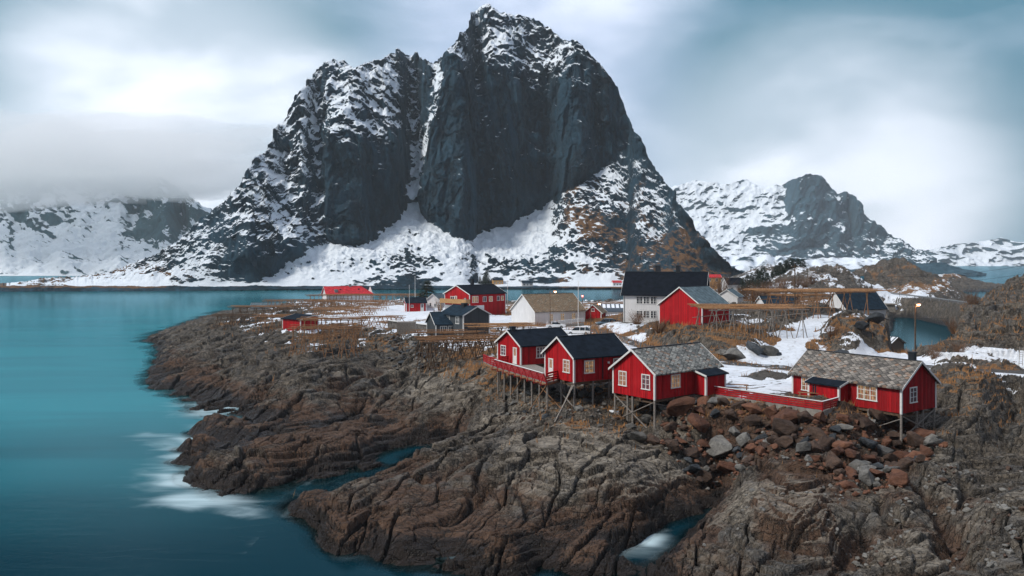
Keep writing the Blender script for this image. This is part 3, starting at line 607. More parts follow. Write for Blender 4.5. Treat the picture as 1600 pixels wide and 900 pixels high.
def snow1(X, Y, Z, px, py, nz, t):
    tl = poly(TAL, px)
    s = .635+1.40*(nz-.60)+.10*ss(30, 250, Z)
    cl = ss(tl+6, tl-6, py)*ss(655, 664, px)*ss(1000, 940, px)*ss(90, 190, py)
    s = s-.36*cl
    s = s-.42*ss(508, 516, px)*ss(640, 628, px)*ss(205, 250, py)*ss(tl+6, tl-6, py)
    s = s+1.0*np.exp(-((px-gully_x(py)+3*n2(py/9, 0*py, 190))/9.5)**2)*ss(350, 330, py)*ss(90, 130, py)
    s = s+.22*g2(px, py, 538, 165, 20, 60)+.30*g2(px, py, 835, 400, 0.1, .1)
    s = s+.20*g2(px, py, 740, 140, 20, 55)+.14*ss(110, 40, py)*ss(700, 740, px)+.16*g2(px, py, 880, 75, 40, 22)
    s = s+.40*ss(tl-8, tl+6, py)*ss(400, 460, px)*ss(tl+95, tl+20, py)*ss(900, 840, px)          # upper scree
    s = s-.30*ss(392, 440, py)*ss(930, 860, px)*ss(380, 430, px)-.05*ss(425, 447, py)-.26*ss(1000, 1040, px)*ss(280, 400, py)-.16*ss(880, 940, px)*ss(320, 400, py)
    s = s+.26*g2(px, py, 468, 200, 50, 95)+.14*g2(px, py, 590, 150, 60, 50)+.16*g2(px, py, 400, 330, 45, 50)-.12*g2(px, py, 340, 385, 60, 50)-.45*ss(230, 90, px)
    s = s+.34*fbm3((X+.5*Z)/50, Y/50, Z/95, 4, 170)+.08*fbm3(X/14, Y/14, Z/14, 3, 175)
    s = s*(1-ss(446, 449.5, py))
    b = (.60+.35*fbm3(X/30, Y/30, Z/30, 3, 177))*ss(840, 900, px)*ss(240, 330, py)+.55*ss(330, 200, px)+.18*g2(px, py, 560, 330, 60, 60)+.15*g2(px, py, 800, 300, 90, 60)+.45*g2(px, py, 300, 430, 90, 18)
    b = b*(.6+.6*ss(.25, .7, nz))-.4*ss(449, 452, py)
    return s, b
relief('main_mountain', '', -120, 1190, 1250, [(-120, 457), (300, 455), (430, 452), (1000, 450), (1190, 452)], [(-120, 565), (300, 590), (700, 625), (1000, 625), (1190, 620)], lambda c: poly(C1, c)+1.8*n2(c/9, 0*c, 180)+1.2*n2(c/3.3, 0*c, 181),
       slope1, mountain_material(), disp1, snow1, nrow=760, back=420)

# right mountain across the sound
C2 = [(1010, 300), (1060, 290), (1085, 282), (1110, 286), (1135, 290), (1160, 280), (1185, 292), (1215, 291), (1240, 279), (1252, 275), (1275, 277), (1290, 290), (1300, 305), (1306, 302), (1314, 301), (1326, 313), (1340, 334), (1360, 352), (1385, 368), (1415, 385), (1438, 395), (1444, 402), (1450, 414), (1480, 420)]
def slope2(px, py, t):
    s = np.full(px.shape, 44.); w = px+6*n2(px/14, py/14, 201)
    s += 22*ss(1220, 1240, w)*ss(385, 365, py); s += (-22)*np.exp(-((w-(1300+(py-300)*.22))/6)**2)
    s = s-20*ss(380, 400, py)
    return np.maximum(s, 24)
def disp2(X, Y, Z, px, py, t):
    r = rid3((X-.5*Z)/130, Y/130, Z/220, 5, 210, .55)
    k2 = .5+.5*ss(1180, 1255, px+10*n2(py/20, px/60, 231)); r = r*k2
    return 0, -34*r-20*fbm3(X/300, Y/300, Z/300, 2, 214), 10*k2*fbm3(X/30, Y/30, Z/30, 4, 215, .6)
def snow2(X, Y, Z, px, py, nz, t):
    s = .60+1.0*(nz-.62)+.13*ss(1255, 1190, px)*ss(385, 350, py)+.22*fbm3(X/260, Y/260, Z/200, 3, 222)-.34*g2(px, py, 1270, 310, 30, 40)-.22*g2(px, py, 1340, 350, 30, 30)-.3*g2(px, py, 1160, 284, 14, 7)-.32*g2(px, py, 1225, 392, 40, 8)-.25*g2(px, py, 1200, 360, 26, 12)
    s = s+.1*fbm3(X/200, Y/200, Z/200, 3, 220)-.15*ss(398, 410, py)*ss(1380, 1420, px)
    return s, 0*s+.05
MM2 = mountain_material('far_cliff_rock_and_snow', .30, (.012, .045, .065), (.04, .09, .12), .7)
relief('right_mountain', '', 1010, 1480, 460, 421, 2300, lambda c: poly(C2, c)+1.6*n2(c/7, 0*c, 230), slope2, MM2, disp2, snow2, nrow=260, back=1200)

# left range, its heads in the cloud
C3 = [(-260, 270), (-100, 250), (-20, 270), (30, 262), (90, 250), (135, 262), (165, 272), (200, 268), (245, 280), (290, 300), (330, 330), (380, 345), (460, 360), (560, 380)]
def slope3(px, py, t):
    s = 22+26*ss(.35, .9, t)+14*n2(px/40, py/30, 301); return np.maximum(s, 17)
def disp3(X, Y, Z, px, py, t):
    r = rid3((X+.6*Z)/150, Y/150, Z/150, 5, 310, .55)
    return 0, -30*r*t, 8*fbm3(X/40, Y/40, Z/40, 4, 315, .6)+10*r*t
def snow3(X, Y, Z, px, py, nz, t):
    s = .74+.8*(nz-.7)+.12*fbm3(X/160, Y/160, Z/160, 3, 320)-.42*g2(px, py, 235, 368, 42, 20)-.36*g2(px, py, 270, 338, 26, 14)-.40*g2(px, py, 90, 348, 22, 8)-.25*g2(px, py, 150, 315, 18, 8)
    ln = np.exp(-((py-(330+.75*(px-15)-.002*(px-15)**2*1.2))/4)**2)*ss(10, 20, px)*ss(100, 85, px); s = s-.6*ln
    return s-.22*ss(414, 428, py), 0*s
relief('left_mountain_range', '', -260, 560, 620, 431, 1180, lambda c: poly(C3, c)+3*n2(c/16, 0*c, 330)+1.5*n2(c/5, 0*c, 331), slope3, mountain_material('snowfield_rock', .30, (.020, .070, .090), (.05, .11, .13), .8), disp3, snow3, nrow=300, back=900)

# snowy hills low behind the sound on the right, and the far coast
C4 = [(1040, 404), (1100, 398), (1150, 402), (1200, 398), (1260, 404), (1320, 402), (1380, 406), (1440, 411), (1470, 410), (1500, 418), (1530, 425), (1545, 429)]
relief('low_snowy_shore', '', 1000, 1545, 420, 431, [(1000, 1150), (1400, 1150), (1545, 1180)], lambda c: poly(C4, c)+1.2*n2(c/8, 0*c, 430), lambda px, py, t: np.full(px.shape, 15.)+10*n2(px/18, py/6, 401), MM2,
       lambda X, Y, Z, px, py, t: (0, -10*fbm3(X/60, Y/60, Z/60, 3, 410), 3*fbm3(X/25, Y/25, Z/25, 3, 411)), lambda X, Y, Z, px, py, nz, t: (.56+.15*fbm3(X/30, Y/30, Z/10, 4, 420)-.5*ss(1400, 1460, px)-.15*ss(416, 428, py), 0*X+.1), nrow=90, back=700)
C5 = [(1400, 398), (1450, 388), (1480, 382), (1510, 380), (1530, 377), (1552, 372), (1570, 378), (1600, 384), (1650, 380), (1750, 392), (1850, 400)]
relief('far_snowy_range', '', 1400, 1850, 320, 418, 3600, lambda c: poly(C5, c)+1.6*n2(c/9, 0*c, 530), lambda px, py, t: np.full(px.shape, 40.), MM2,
       lambda X, Y, Z, px, py, t: (0, -60*rid3(X/200, Y/200, Z/200, 4, 510), 8*fbm3(X/60, Y/60, Z/60, 3, 511)), lambda X, Y, Z, px, py, nz, t: (.66+.7*(nz-.6)+.1*fbm3(X/90, Y/90, Z/90, 3, 520), 0*X), nrow=90, back=1500)

# ------------------------------------------------------------------ object helpers
def simple(name, col, rough=.7, var=.25, scale=3., spec=.3, metal=0., bumpd=0.):
    s = NT(name); p = s.pos(obj=True); n = s.noise(p, scale, 5, .65)
    c = s.mix(s.sstep(.3, .72, n), tuple(k*(1-var) for k in col), tuple(min(1, k*(1+var*.6)) for k in col))
    s.b.inputs['Metallic'].default_value = metal
    return s.done(c, rough, s.bump(s.noise(p, scale*8, 4, .7), .4, bumpd) if bumpd else None, spec)
def boards(name, col, step=.25, var=.34, dirt=.7, spec=.25):
    s = NT(name); p = s.pos(obj=True)
    sep = s.N('ShaderNodeSeparateXYZ'); s.put(sep.inputs[0], p)
    u = s.math('ADD', sep.outputs[0], sep.outputs[1])
    cell = s.math('FLOOR', s.math('DIVIDE', u, step))
    wn = s.N('ShaderNodeTexWhiteNoise', noise_dimensions='1D'); s.put(wn.inputs['W'], cell)
    c = s.mix(wn.outputs[0], tuple(k*(1-var) for k in col), tuple(min(1, k*(1+var*.5)) for k in col))
    st = s.noise(s.pos((5, 5, .7), obj=True), 1., 5, .65)
    c = s.mix(s.math('MULTIPLY', s.sstep(.5, .75, st), dirt), c, tuple(k*.5 for k in col))
    c = s.mix(s.math('MULTIPLY', s.sstep(.5, .8, s.noise(s.pos((.6, .6, .5), obj=True), 1., 4, .6)), .45), c, tuple(min(1, k*1.25+.02) for k in col))
    return s.done(c, .75, s.bump(st, .3, .02), spec)
M = {}
M['red'] = boards('red_painted_boards', (.46, .007, .013)); M['darkred'] = boards('darker_red_boards', (.36, .008, .012))
M['redpaint'] = simple('red_paint', (.40, .010, .014), .65, .2, 5)
M['whiteb'] = boards('white_painted_boards', (.70, .70, .70), .2, .06, .25); M['white'] = simple('white_paint', (.74, .74, .72), .6, .08, 4)
M['greyb'] = boards('dark_grey_boards', (.070, .082, .092), .2, .12, .3); M['wood'] = simple('weathered_grey_wood', (.26, .235, .21), .85, .35, 6, .1)
M['brownwood'] = simple('brown_rack_wood', (.30, .165, .09), .85, .45, 4, .1); M['tanwood'] = simple('pale_rack_poles', (.42, .235, .12), .85, .4, 4, .1)
M['darkwood'] = simple('dark_rack_wood', (.12, .08, .055), .85, .4, 4, .1)
M['black'] = simple('black_metal', (.018, .022, .028), .55, .3, 3); M['concrete'] = simple('rough_concrete', (.27, .25, .22), .9, .3, 2, .2, 0, .03)
M['steel'] = simple('grey_steel', (.25, .27, .28), .5, .2, 3); M['yellowhouse'] = boards('ochre_boards', (.50, .27, .10), .3, .1, .2)
M['ochre'] = simple('varnished_pine_boards', (.42, .24, .10), .6, .25, 3)
M['glass'] = None
def glass_mat(name, col, em=None):
    s = NT(name); p = s.pos(obj=True)
    c = s.mix(s.sstep(.4, .6, s.noise(p, 2.2, 2, .5)), col, tuple(k*.35 for k in col)); s.done(c, .12, None, .5)
    if em: s.put(s.b.inputs['Emission Color'], s.mix(s.sstep(.35, .65, s.noise(p, 2.6, 2, .5)), em, tuple(k*.3 for k in em))); s.b.inputs['Emission Strength'].default_value = 1.
    return s.m
M['glass'] = glass_mat('window_glass', (.10, .13, .15)); M['warm'] = glass_mat('lamplit_window_glass', (.16, .13, .10), (.17, .11, .055)); M['darkglass'] = glass_mat('dark_glass', (.02, .03, .04))
def slate(name, a, b, sx=.42, sy=.30, moss=None, diag=True):
    s = NT(name); tc = s.N('ShaderNodeTexCoord')
    mp = s.N('ShaderNodeMapping'); s.put(mp.inputs[0], tc.outputs['UV']); mp.inputs['Rotation'].default_value = (0, 0, R(45) if diag else 0)
    mp.inputs['Scale'].default_value = (1/sx, 1/sy, 1)
    v = s.N('ShaderNodeTexVoronoi', feature='F1', distance='CHEBYCHEV'); s.put(v.inputs['Vector'], mp.outputs[0]); s.put(v.inputs['Scale'], 1.); s.put(v.inputs['Randomness'], .32)
    sp = s.N('ShaderNodeSeparateColor'); s.put(sp.inputs[0], v.outputs['Color'])
    c = s.mix(sp.outputs[0], a, b); c = s.mix(s.math('MULTIPLY', s.sstep(.8, .95, sp.outputs[1]), .6), c, (.30, .17, .10)); c = s.mix(s.math('MULTIPLY', s.sstep(.3, .08, sp.outputs[2]), .5), c, tuple(k*.4 for k in a))
    c = s.mix(s.math('MULTIPLY', s.sstep(.36, .5, v.outputs['Distance']), .75), c, (.02, .02, .02))
    if moss: c = s.mix(s.math('MULTIPLY', s.sstep(.35, .6, s.noise(s.pos(obj=True), 1.5, 6, .7)), .8), c, moss)
    h = s.math('ADD', s.math('MULTIPLY', s.math('SUBTRACT', 1., v.outputs['Distance']), 1.), s.math('MULTIPLY', sp.outputs[0], .5))
    return s.done(c, .85, s.bump(h, .9, .05), .3)
M['slate'] = slate('diamond_slates', (.11, .115, .11), (.34, .34, .31)); M['slate2'] = slate('brown_slates', (.085, .078, .07), (.30, .27, .235)); M['moss'] = slate('mossy_turf_roof', (.16, .14, .10), (.30, .25, .18), .5, .4, (.17, .11, .06))
def tarred(name, col, step=0.0, vert=False):
    s = NT(name); tc = s.N('ShaderNodeTexCoord'); sep = s.N('ShaderNodeSeparateXYZ'); s.put(sep.inputs[0], tc.outputs['UV'])
    n = s.noise(s.pos(obj=True), 1.2, 6, .65); c = s.mix(s.sstep(.3, .7, n), tuple(k*.65 for k in col), tuple(k*1.4 for k in col)); nm = None
    if step:
        w = s.math('FRACT', s.math('DIVIDE', sep.outputs[0 if vert else 1], step)); e = s.math('MULTIPLY', s.sstep(.82, .95, w), 1.)
        c = s.mix(s.math('MULTIPLY', e, .6), c, tuple(k*.3 for k in col)); nm = s.bump(w, .7, .05)
    return s.done(c, .85, nm, .06)
M['felt'] = tarred('black_roofing_felt', (.010, .015, .023)); M['tiles'] = tarred('black_roof_tiles', (.008, .011, .017), .42); M['sheet'] = tarred('grey_sheet_roof', (.10, .14, .16), .9, True)
M['blueroof'] = tarred('blue_black_roof', (.016, .030, .045), .35); M['redroof'] = tarred('red_sheet_roof', (.50, .035, .045), .5)
def striped():
    s = NT('snow_striped_sheet_roof'); tc = s.N('ShaderNodeTexCoord'); sep = s.N('ShaderNodeSeparateXYZ'); s.put(sep.inputs[0], tc.outputs['UV'])
    w = s.math('FRACT', s.math('DIVIDE', s.math('ADD', sep.outputs[0], s.math('MULTIPLY', sep.outputs[1], 0.)), 1.1))
    k = s.math('MULTIPLY', s.sstep(.35, .45, s.math('ADD', w, s.math('MULTIPLY', s.noise(s.pos(obj=True), 1., 3), .2))), s.sstep(.0, .1, s.math('SUBTRACT', 2.6, sep.outputs[1])))
    return s.done(s.mix(k, (.03, .045, .06), (.75, .79, .84)), .6)
M['stripes'] = striped()

class MB:
    """collects simple shapes and links them as one mesh object"""
    def __init__(s): s.v = []; s.f = []; s.uv = {}
    def box(s, x0, x1, y0, y1, z0, z1, rot=None, org=None):
        n = len(s.v); c = [(x, y, z) for z in (z0, z1) for y in (y0, y1) for x in (x0, x1)]
        if rot is not None: c = [tuple(rot @ Vector(k)+(org or Vector())) for k in c]
        s.v += c; s.f += [tuple(n+i for i in q) for q in ((0, 2, 3, 1), (4, 5, 7, 6), (0, 1, 5, 4), (2, 6, 7, 3), (0, 4, 6, 2), (1, 3, 7, 5))]; return s
    def bar(s, a, b, w, h=None, up=(0, 0, 1)):
        a, b = Vector(a), Vector(b); d = b-a; L = d.length; h = h or w
        z = d.normalized(); x = z.cross(Vector(up)); x = x.normalized() if x.length > 1e-4 else Vector((1, 0, 0)); y = z.cross(x)
        m = Matrix((x, y, z)).transposed(); return s.box(-w/2, w/2, -h/2, h/2, 0, L, m, a)
    def pole(s, a, b, r0, r1=None, n=7):
        a, b = Vector(a), Vector(b); r1 = r0 if r1 is None else r1; z = (b-a).normalized(); x = z.cross(Vector((0, 0, 1))); x = x.normalized() if x.length > 1e-3 else Vector((1, 0, 0)); y = z.cross(x); k = len(s.v)
        for c, r in ((a, r0), (b, r1)):
            for i in range(n): t = 2*math.pi*i/n; s.v.append(tuple(c+x*math.cos(t)*r+y*math.sin(t)*r))
        for i in range(n): j = (i+1) % n; s.f.append((k+i, k+j, k+n+j, k+n+i))
        s.f.append(tuple(k+n-1-i for i in range(n))); s.f.append(tuple(k+n+i for i in range(n))); return s
    def poly(s, pts, thick=None, d=(0, 0, -1)):
        n = len(s.v); k = len(pts); s.v += [tuple(p) for p in pts]; s.f.append(tuple(range(n, n+k)))
        if thick:
            D = Vector(d)*thick; s.v += [tuple(Vector(p)+D) for p in pts]; s.f.append(tuple(n+k+i for i in reversed(range(k))))
            for i in range(k): j = (i+1) % k; s.f.append((n+i, n+k+i, n+k+j, n+j))
        return s
    def build(s, name, mat, parent=None, smooth=False, uvf=None, bevel=0):
        me = bpy.data.meshes.new(name); me.from_pydata(s.v, [], s.f)
        if uvf:
            ul = me.uv_layers.new(name='UVMap')
            for l in me.loops: ul.data[l.index].uv = uvf(Vector(me.vertices[l.vertex_index].co))
        if smooth:
            for p in me.polygons: p.use_smooth = True
        me.materials.append(mat); me.update()
        bm = bmesh.new(); bm.from_mesh(me); bmesh.ops.recalc_face_normals(bm, faces=bm.faces[:])
        if bevel: bmesh.ops.bevel(bm, geom=bm.edges[:], offset=bevel, segments=1, affect='EDGES')
        bm.to_mesh(me); bm.free()
        o = bpy.data.objects.new(name, me); COL.objects.link(o)
        if parent is not None: o.parent = parent
        return o
def thing(name, label, cat, loc=(0, 0, 0), rz=0, group=None):
    o = bpy.data.objects.new(name, None); COL.objects.link(o); o.empty_display_size = .3
    o.location = loc; o.rotation_euler = (0, 0, R(rz)); tag(o, label, cat, group); return o
def tag(o, label, cat, group=None):
    o['label'] = label; o['category'] = cat
    if group: o['group'] = group
    return o

# a window as a part: white frame with glazing bars, panes behind it
def window(root, wall, u, z, w, h, nx=2, nz=3, glass='glass', frame='white', W=0, L=0, door=False, off=0., name=None):
    """wall: 'front' (y=0), 'gable' (x=0), 'gable2' (x=L), 'back' (y=W); u from the wall's left end in local axes"""
    def T3(a, b, c):    # a along wall, b outwards, c up
        b = b+off
        if wall == 'front': return Vector((a, -b, c))
        if wall == 'gable': return Vector((-b, a, c))
        if wall == 'gable2': return Vector((L+b, a, c))
        return Vector((a, W+b, c))
    def bx(m, a0, a1, b0, b1, c0, c1):
        p = T3(a0, b0, c0); q = T3(a1, b1, c1)
        m.box(min(p.x, q.x), max(p.x, q.x), min(p.y, q.y), max(p.y, q.y), min(p.z, q.z), max(p.z, q.z))
    f = MB(); t = .11 if w > .8 else .08
    bx(f, u-w/2, u+w/2, .0, .075, z+h-t, z+h); bx(f, u-w/2, u-w/2+t, .0, .07, z, z+h-t); bx(f, u+w/2-t, u+w/2, .0, .07, z, z+h-t)
    bx(f, u-w/2-.05, u+w/2+.05, .0, .10, z-.07, z+.03)
    if door:
        bx(f, u-w/2+t, u+w/2-t, .0, .045, z+.03, z+h*.48)
        for k in (-1, 1): bx(f, u+k*(w/2-t-.07)-.05, u+k*(w/2-t-.07)+.05, .0, .047, z+h*.48, z+h-t)
    o = f.build(name or ('door' if door else 'window'), M[frame], root)
    g = MB()
    bx(g, u-w/2+t, u+w/2-t, -.02, .022, z+(h*.48 if door else .03), z+h-t); g.build('pane', M[glass], o)
    if not door or nx > 1:
        b = MB()
        for i in range(1, nx):
            tt = .06 if nx <= 3 and i*2 != nx or nx == 3 else .05; a = u-w/2+t+(w-2*t)*i/nx; bx(b, a-tt/2-.01, a+tt/2+.01, .0, .052, z+(h*.48 if door else 0), z+h)
        for i in range(1, nz): c = z+h*i/nz; bx(b, u-w/2+t, u+w/2-t, .0, .046, c-.022, c+.022)
        b.build('glazing_bars', M[frame], o)
    return o

def house(name, label, loc, rz, L, W, wh, rise, wallm='red', roofm='felt', trim='white', cat='house', over=.35, gover=.3, battens=.25, corner=True, ridge_at=.5, group=None, hip=0., base=None, wh2=None):
    root = thing(name, label, cat, loc, rz, group); wb = wh if wh2 is None else wh2; ry = W*ridge_at; rz_ = wh+rise
    m = MB()
    for x in (0, L): m.poly([(x, 0, 0), (x, W, 0), (x, W, wb), (x, ry, rz_-.02), (x, 0, wh)])
    m.poly([(0, 0, 0), (L, 0, 0), (L, 0, wh), (0, 0, wh)]); m.poly([(0, W, 0), (L, W, 0), (L, W, wb), (0, W, wb)]); m.poly([(0, 0, 0), (L, 0, 0), (L, W, 0), (0, W, 0)])
    if battens:
        n = int(L/battens)
        for i in range(1, n): x = L*i/n; m.box(x-.028, x+.028, -.028, 0, .0, wh-.03); m.box(x-.028, x+.028, W, W+.028, .0, wb-.03)
        n = int(W/battens)
        for i in range(1, n):
            y = W*i/n; top = wh+(rz_-wh)*y/ry if y < ry else wb+(rz_-wb)*(W-y)/(W-ry)
            m.box(-.028, 0, y-.028, y+.028, 0, top-.08); m.box(L, L+.028, y-.028, y+.028, 0, top-.08)
    if base: m.box(.06, L-.06, .06, W-.06, -base, 0.0)
    wall = m.build('wall', M[wallm], root)
    # roof: two slabs with real thickness
    s1 = rise/ry; s2 = (rz_-wb)/(W-ry); r = MB(); th = .13; hp = hip
    ridge = (ry, rz_+.10)
    e1 = (-over, wh+.10-over*s1); e2 = (W+over, wb+.10-over*s2)
    for (yy, zz) in (e1, e2):
        r.poly([(-gover, yy, zz), (L+gover, yy, zz), (L+gover-hp, ridge[0], ridge[1]), (-gover, ridge[0], ridge[1])], th, (0, 0, -1))
    if hp: r.poly([(L+gover, e1[0], e1[1]), (L+gover, e2[0], e2[1]), (L+gover-hp, ridge[0], ridge[1])], th, (0, 0, -1))
    sl = math.sqrt(1+s1*s1)
    roof = r.build('roof', M[roofm], root, uvf=lambda c: (c.x, abs(c.y-ry)*sl))
    rc = MB().box(-gover-.01, L+gover-hp+.01, ry-.09, ry+.09, rz_+.075, rz_+.145); rc.build('ridge_cap', M['black'] if roofm not in ('redroof',) else M['redroof'], roof)
    # bargeboards, fascia and corner boards
    tw = .20
    for xx in ((-gover-.035, -gover-.002), (L+gover+.002, L+gover+.035)):
        if hp and xx[0] > 0: continue
        b = MB()
        for (yy, zz) in (e1, e2):
            sg = 1 if yy > ry else -1
            b.poly([(xx[0], yy+sg*.03, zz+.03), (xx[0], ridge[0], ridge[1]+.03), (xx[0], ridge[0], ridge[1]-tw), (xx[0], yy+sg*.03, zz-tw)], xx[1]-xx[0], (1, 0, 0))
        b.build('bargeboard', M[trim], root)
    if corner:
        for cx, cy_, hh in ((0, 0, wh), (L, 0, wh), (0, W, wb), (L, W, wb)):
            c = MB(); sx = -1 if cx == 0 else 1; sy = -1 if cy_ == 0 else 1
            xa, xb = sorted((cx+sx*.045, cx-sx*.14)); ya, yb = sorted((cy_+sy*.045, cy_-sy*.14)); zt = hh-(.06 if over else 0)
            c.box(xa, xb, ya, yb, -.06, zt); c.build('corner_board', M[trim], root)
    root['_'] = 0; del root['_']
    return root, roof, wall
def local(root, v):
    return Matrix.Translation(root.location) @ Euler(root.rotation_euler).to_matrix().to_4x4() @ Vector(v)
def stilts(root, pts, braces=(), r=.11, z0=-.05, mat='wood'):
    for (x, y) in pts:
        w = local(root, (x, y, 0)); g = ground(w.x, w.y)-root.location.z-.5
        MB().pole((x, y, g), (x, y, z0), r*1.05, r, 8).build('post', M[mat], root)
    for a, b in braces:
        def q(t):
            if len(t) == 3: return Vector(t)
            w = local(root, (t[0], t[1], 0)); return Vector((t[0], t[1], ground(w.x, w.y)-root.location.z+.15))
        MB().bar(q(a), q(b), .12, .07).build('brace', M[mat], root)
def under_frame(root, L, W, z=-.0):
    m = MB()
    for y in np.linspace(.15, W-.15, 4): m.box(.05, L-.05, y-.07, y+.07, z-.30, z-.05)
    for x in (.3, L-.3, L/2): m.box(x-.08, x+.08, .05, W-.05, z-.46, z-.31)
    m.build('floor_beams', M['darkwood'], root)
def chimney(roof, x, y, z0, z1, w=.5, mat='black'):
    m = MB().box(x-w/2, x+w/2, y-w/2, y+w/2, z0, z1).box(x-w/2-.06, x+w/2+.06, y-w/2-.06, y+w/2+.06, z1, z1+.1); m.build('chimney', M[mat], roof)
def lean_annex(root, x0, x1, d, zlow, zhigh, over=.25, roofm='felt', wallm='red', z0=0., door=None, name='porch'):
    """shed-roofed porch against the front wall, from x0 to x1 and d deep"""
    m = MB()
    for x in (x0, x1): m.poly([(x, -.03, z0), (x, -d, z0), (x, -d, zlow), (x, -.03, zhigh)])
    m.poly([(x0, -d, z0), (x1, -d, z0), (x1, -d, zlow), (x0, -d, zlow)]); m.poly([(x0, -.03, z0), (x1, -.03, z0), (x1, -d, z0), (x0, -d, z0)])
    n = int((x1-x0)/.25)
    for i in range(1, n): x = x0+(x1-x0)*i/n; m.box(x-.028, x+.028, -d-.028, -d, z0, zlow-.03)
    n = int(d/.25)
    for i in range(1, n):
        y = -.03-(d-.03)*i/n
        for xx in (x0-.028, x1): m.box(xx, xx+.028, y-.028, y+.028, z0, zlow+(zhigh-zlow)*(d+y)/d-.06)
    p = m.build(name, M[wallm], root)
    s = (zhigh-zlow)/d; r = MB(); ye = -d-over; ze = zlow+.1-over*s
    r.poly([(x0-over, ye, ze), (x1+over, ye, ze), (x1+over, -.04, zhigh+.1), (x0-over, -.04, zhigh+.1)], .12); rf = r.build('porch_roof', M[roofm], p)
    for xx in (x0-over-.04, x1+over+.003):
        b = MB(); b.poly([(xx, ye-.02, ze+.03), (xx, -.06, zhigh+.13), (xx, -.06, zhigh-.06), (xx, ye-.02, ze-.16)], .036, (1, 0, 0)); b.build('bargeboard', M['white'], p)
    
    for xx in (x0, x1):
        sx = -1 if xx == x0 else 1; xa, xb = sorted((xx+sx*.045, xx-sx*.16)); MB().box(xa, xb, -d-.045, -d+.16, z0-.04, zlow-.02).build('corner_board', M['white'], p)
    return p

# ------------------------------------------------------------------ the four stilt cabins in front
def place(px, py, Z): return atZ(px, py, Z)
# centre cabin with grey slates
A, rA, wA = house('stilt_cabin', 'red cabin on tall crossed stilts with a grey diamond slate roof', place(1023, 625, 8.1), 38.5, 10.4, 5.8, 2.72, 2.05, 'red', 'slate')
window(A, 'gable', 1.15, .95, 1.15, 1.5, 2, 3, 'glass'); window(A, 'gable', 4.35, .95, 1.15, 1.5, 2, 3, 'warm')
window(A, 'front', 3.15, .95, 1.45, 1.35, 3, 3, 'warm')
lean_annex(A, 6.15, 9.4, 1.55, 2.05, 2.45, door=True)
under_frame(A, 10.4, 5.8)
stilts(A, [(.12, .12), (.12, 3.1), (.12, 3.8), (.12, 5.6), (3.0, .15), (2.8, 3), (2.9, 5.6), (5.4, .3), (5.6, 5.4), (8.4, 5.4)],
       [((.05, 5.6, -.2), (.05, .12, -3.6)), ((.0, .2, -.3), (.0, 5.6, -2.9)), ((.15, .1, -.4), (3.0, .15)), ((.1, 5.5, -2.0), (.1, 3.5, -3.1))])
# right cabin with the long brown slate roof
B, rB, wB = house('stilt_cabin', 'long red cabin with brown slate roof and black chimney, right end on stilts', place(1238, 618.8, 7.68), -55.7, 12.0, 6.1, 2.55, 2.1, 'darkred', 'slate2')
window(B, 'front', 8.55, .85, 2.1, 1.4, 3, 3, 'warm'); window(B, 'front', 1.9, .85, 1.5, 1.35, 3, 3, 'warm')
window(B, 'gable2', 2.0, .9, 1.25, 1.45, 2, 3, 'glass', W=6.1, L=12.0)
pB = lean_annex(B, 3.0, 6.5, 1.5, 2.0, 2.4, wallm='red')
window(pB, 'front', 3.75, .9, .8, 1.0, 1, 1, 'darkglass', frame='redpaint', off=1.5, name='hatch')
chimney(rB, 11.2, 3.3, 4.2, 5.45, .55); under_frame(B, 12.0, 6.1)
stilts(B, [(11.9, .12), (11.9, 2.8), (11.9, 3.9), (11.9, 5.95), (8.6, .15), (8.8, 3.4), (8.6, 5.9), (6.9, .3), (10.2, 5.9)],
       [((11.95, .1, -.2), (11.95, 5.9)), ((11.95, 5.9, -.2), (11.95, .15, -2.4)), ((11.9, .1, -.5), (8.7, .1, -2.0)), ((11.9, 3.9, -.2), (11.9, 2.8, -2.2))])
# left pair with black roofs
Cc, rC, wC = house('stilt_cabin', 'black roofed red cabin beside the grey slate cabin, nearer on the deck', place(896.8, 597.7, 9.1), 31, 7.3, 5.6, 2.72, 1.85, 'red', 'felt')
window(Cc, 'gable', 1.35, .95, 1.25, 1.35, 2, 3, 'warm'); window(Cc, 'gable', 4.35, .12, .95, 2.0, 1, 1, 'warm', door=True)
window(Cc, 'front', 2.0, .9, 1.35, 1.35, 2, 3, 'warm'); window(Cc, 'front', 5.9, .95, 1.3, 1.3, 2, 3, 'glass')
MB().box(3.75, 3.85, -.10, -.03, .1, 2.6).build('drainpipe', M['black'], Cc); MB().box(4.45, 4.65, -.18, -.03, 1.75, 1.95).build('wall_lamp', M['white'], Cc)
under_frame(Cc, 7.3, 5.6)
stilts(Cc, [(.15, .15), (.15, 2.6), (.15, 5.2), (2.6, .15), (4.8, .15), (2.6, 5.2), (5.2, 5.2), (6.9, .3), (6.9, 5.2)], [((.1, .2, -.3), (-2.8, -.5)), ((.15, 5.0, -.3), (.15, .4, -2.6)), ((0, .3, -.3), (-2.4, -.4))])
MB().pole((5.6, -.1, -.2), (3.9, -.9, -2.6), .05, .05).pole((3.9, -.9, -2.6), (3.0, -1.6, -3.2), .05, .05).build('waste_pipe', M['black'], Cc)
Dd, rD, wD = house('stilt_cabin', 'black roofed red cabin at the left end of the deck, chimney on ridge', place(813.7, 570.9, 8.96), 31, 7.8, 5.8, 2.5, 1.6, 'red', 'felt')
window(Dd, 'gable', 1.35, .12, .95, 2.0, 1, 1, 'warm', door=True); window(Dd, 'gable', 4.25, .85, 1.3, 1.3, 2, 3, 'glass'); window(Dd, 'front', 3.0, .8, 1.45, 1.4, 3, 3, 'glass')
chimney(rD, .55, 2.9, 3.9, 4.55, .6); under_frame(Dd, 7.8, 5.8)
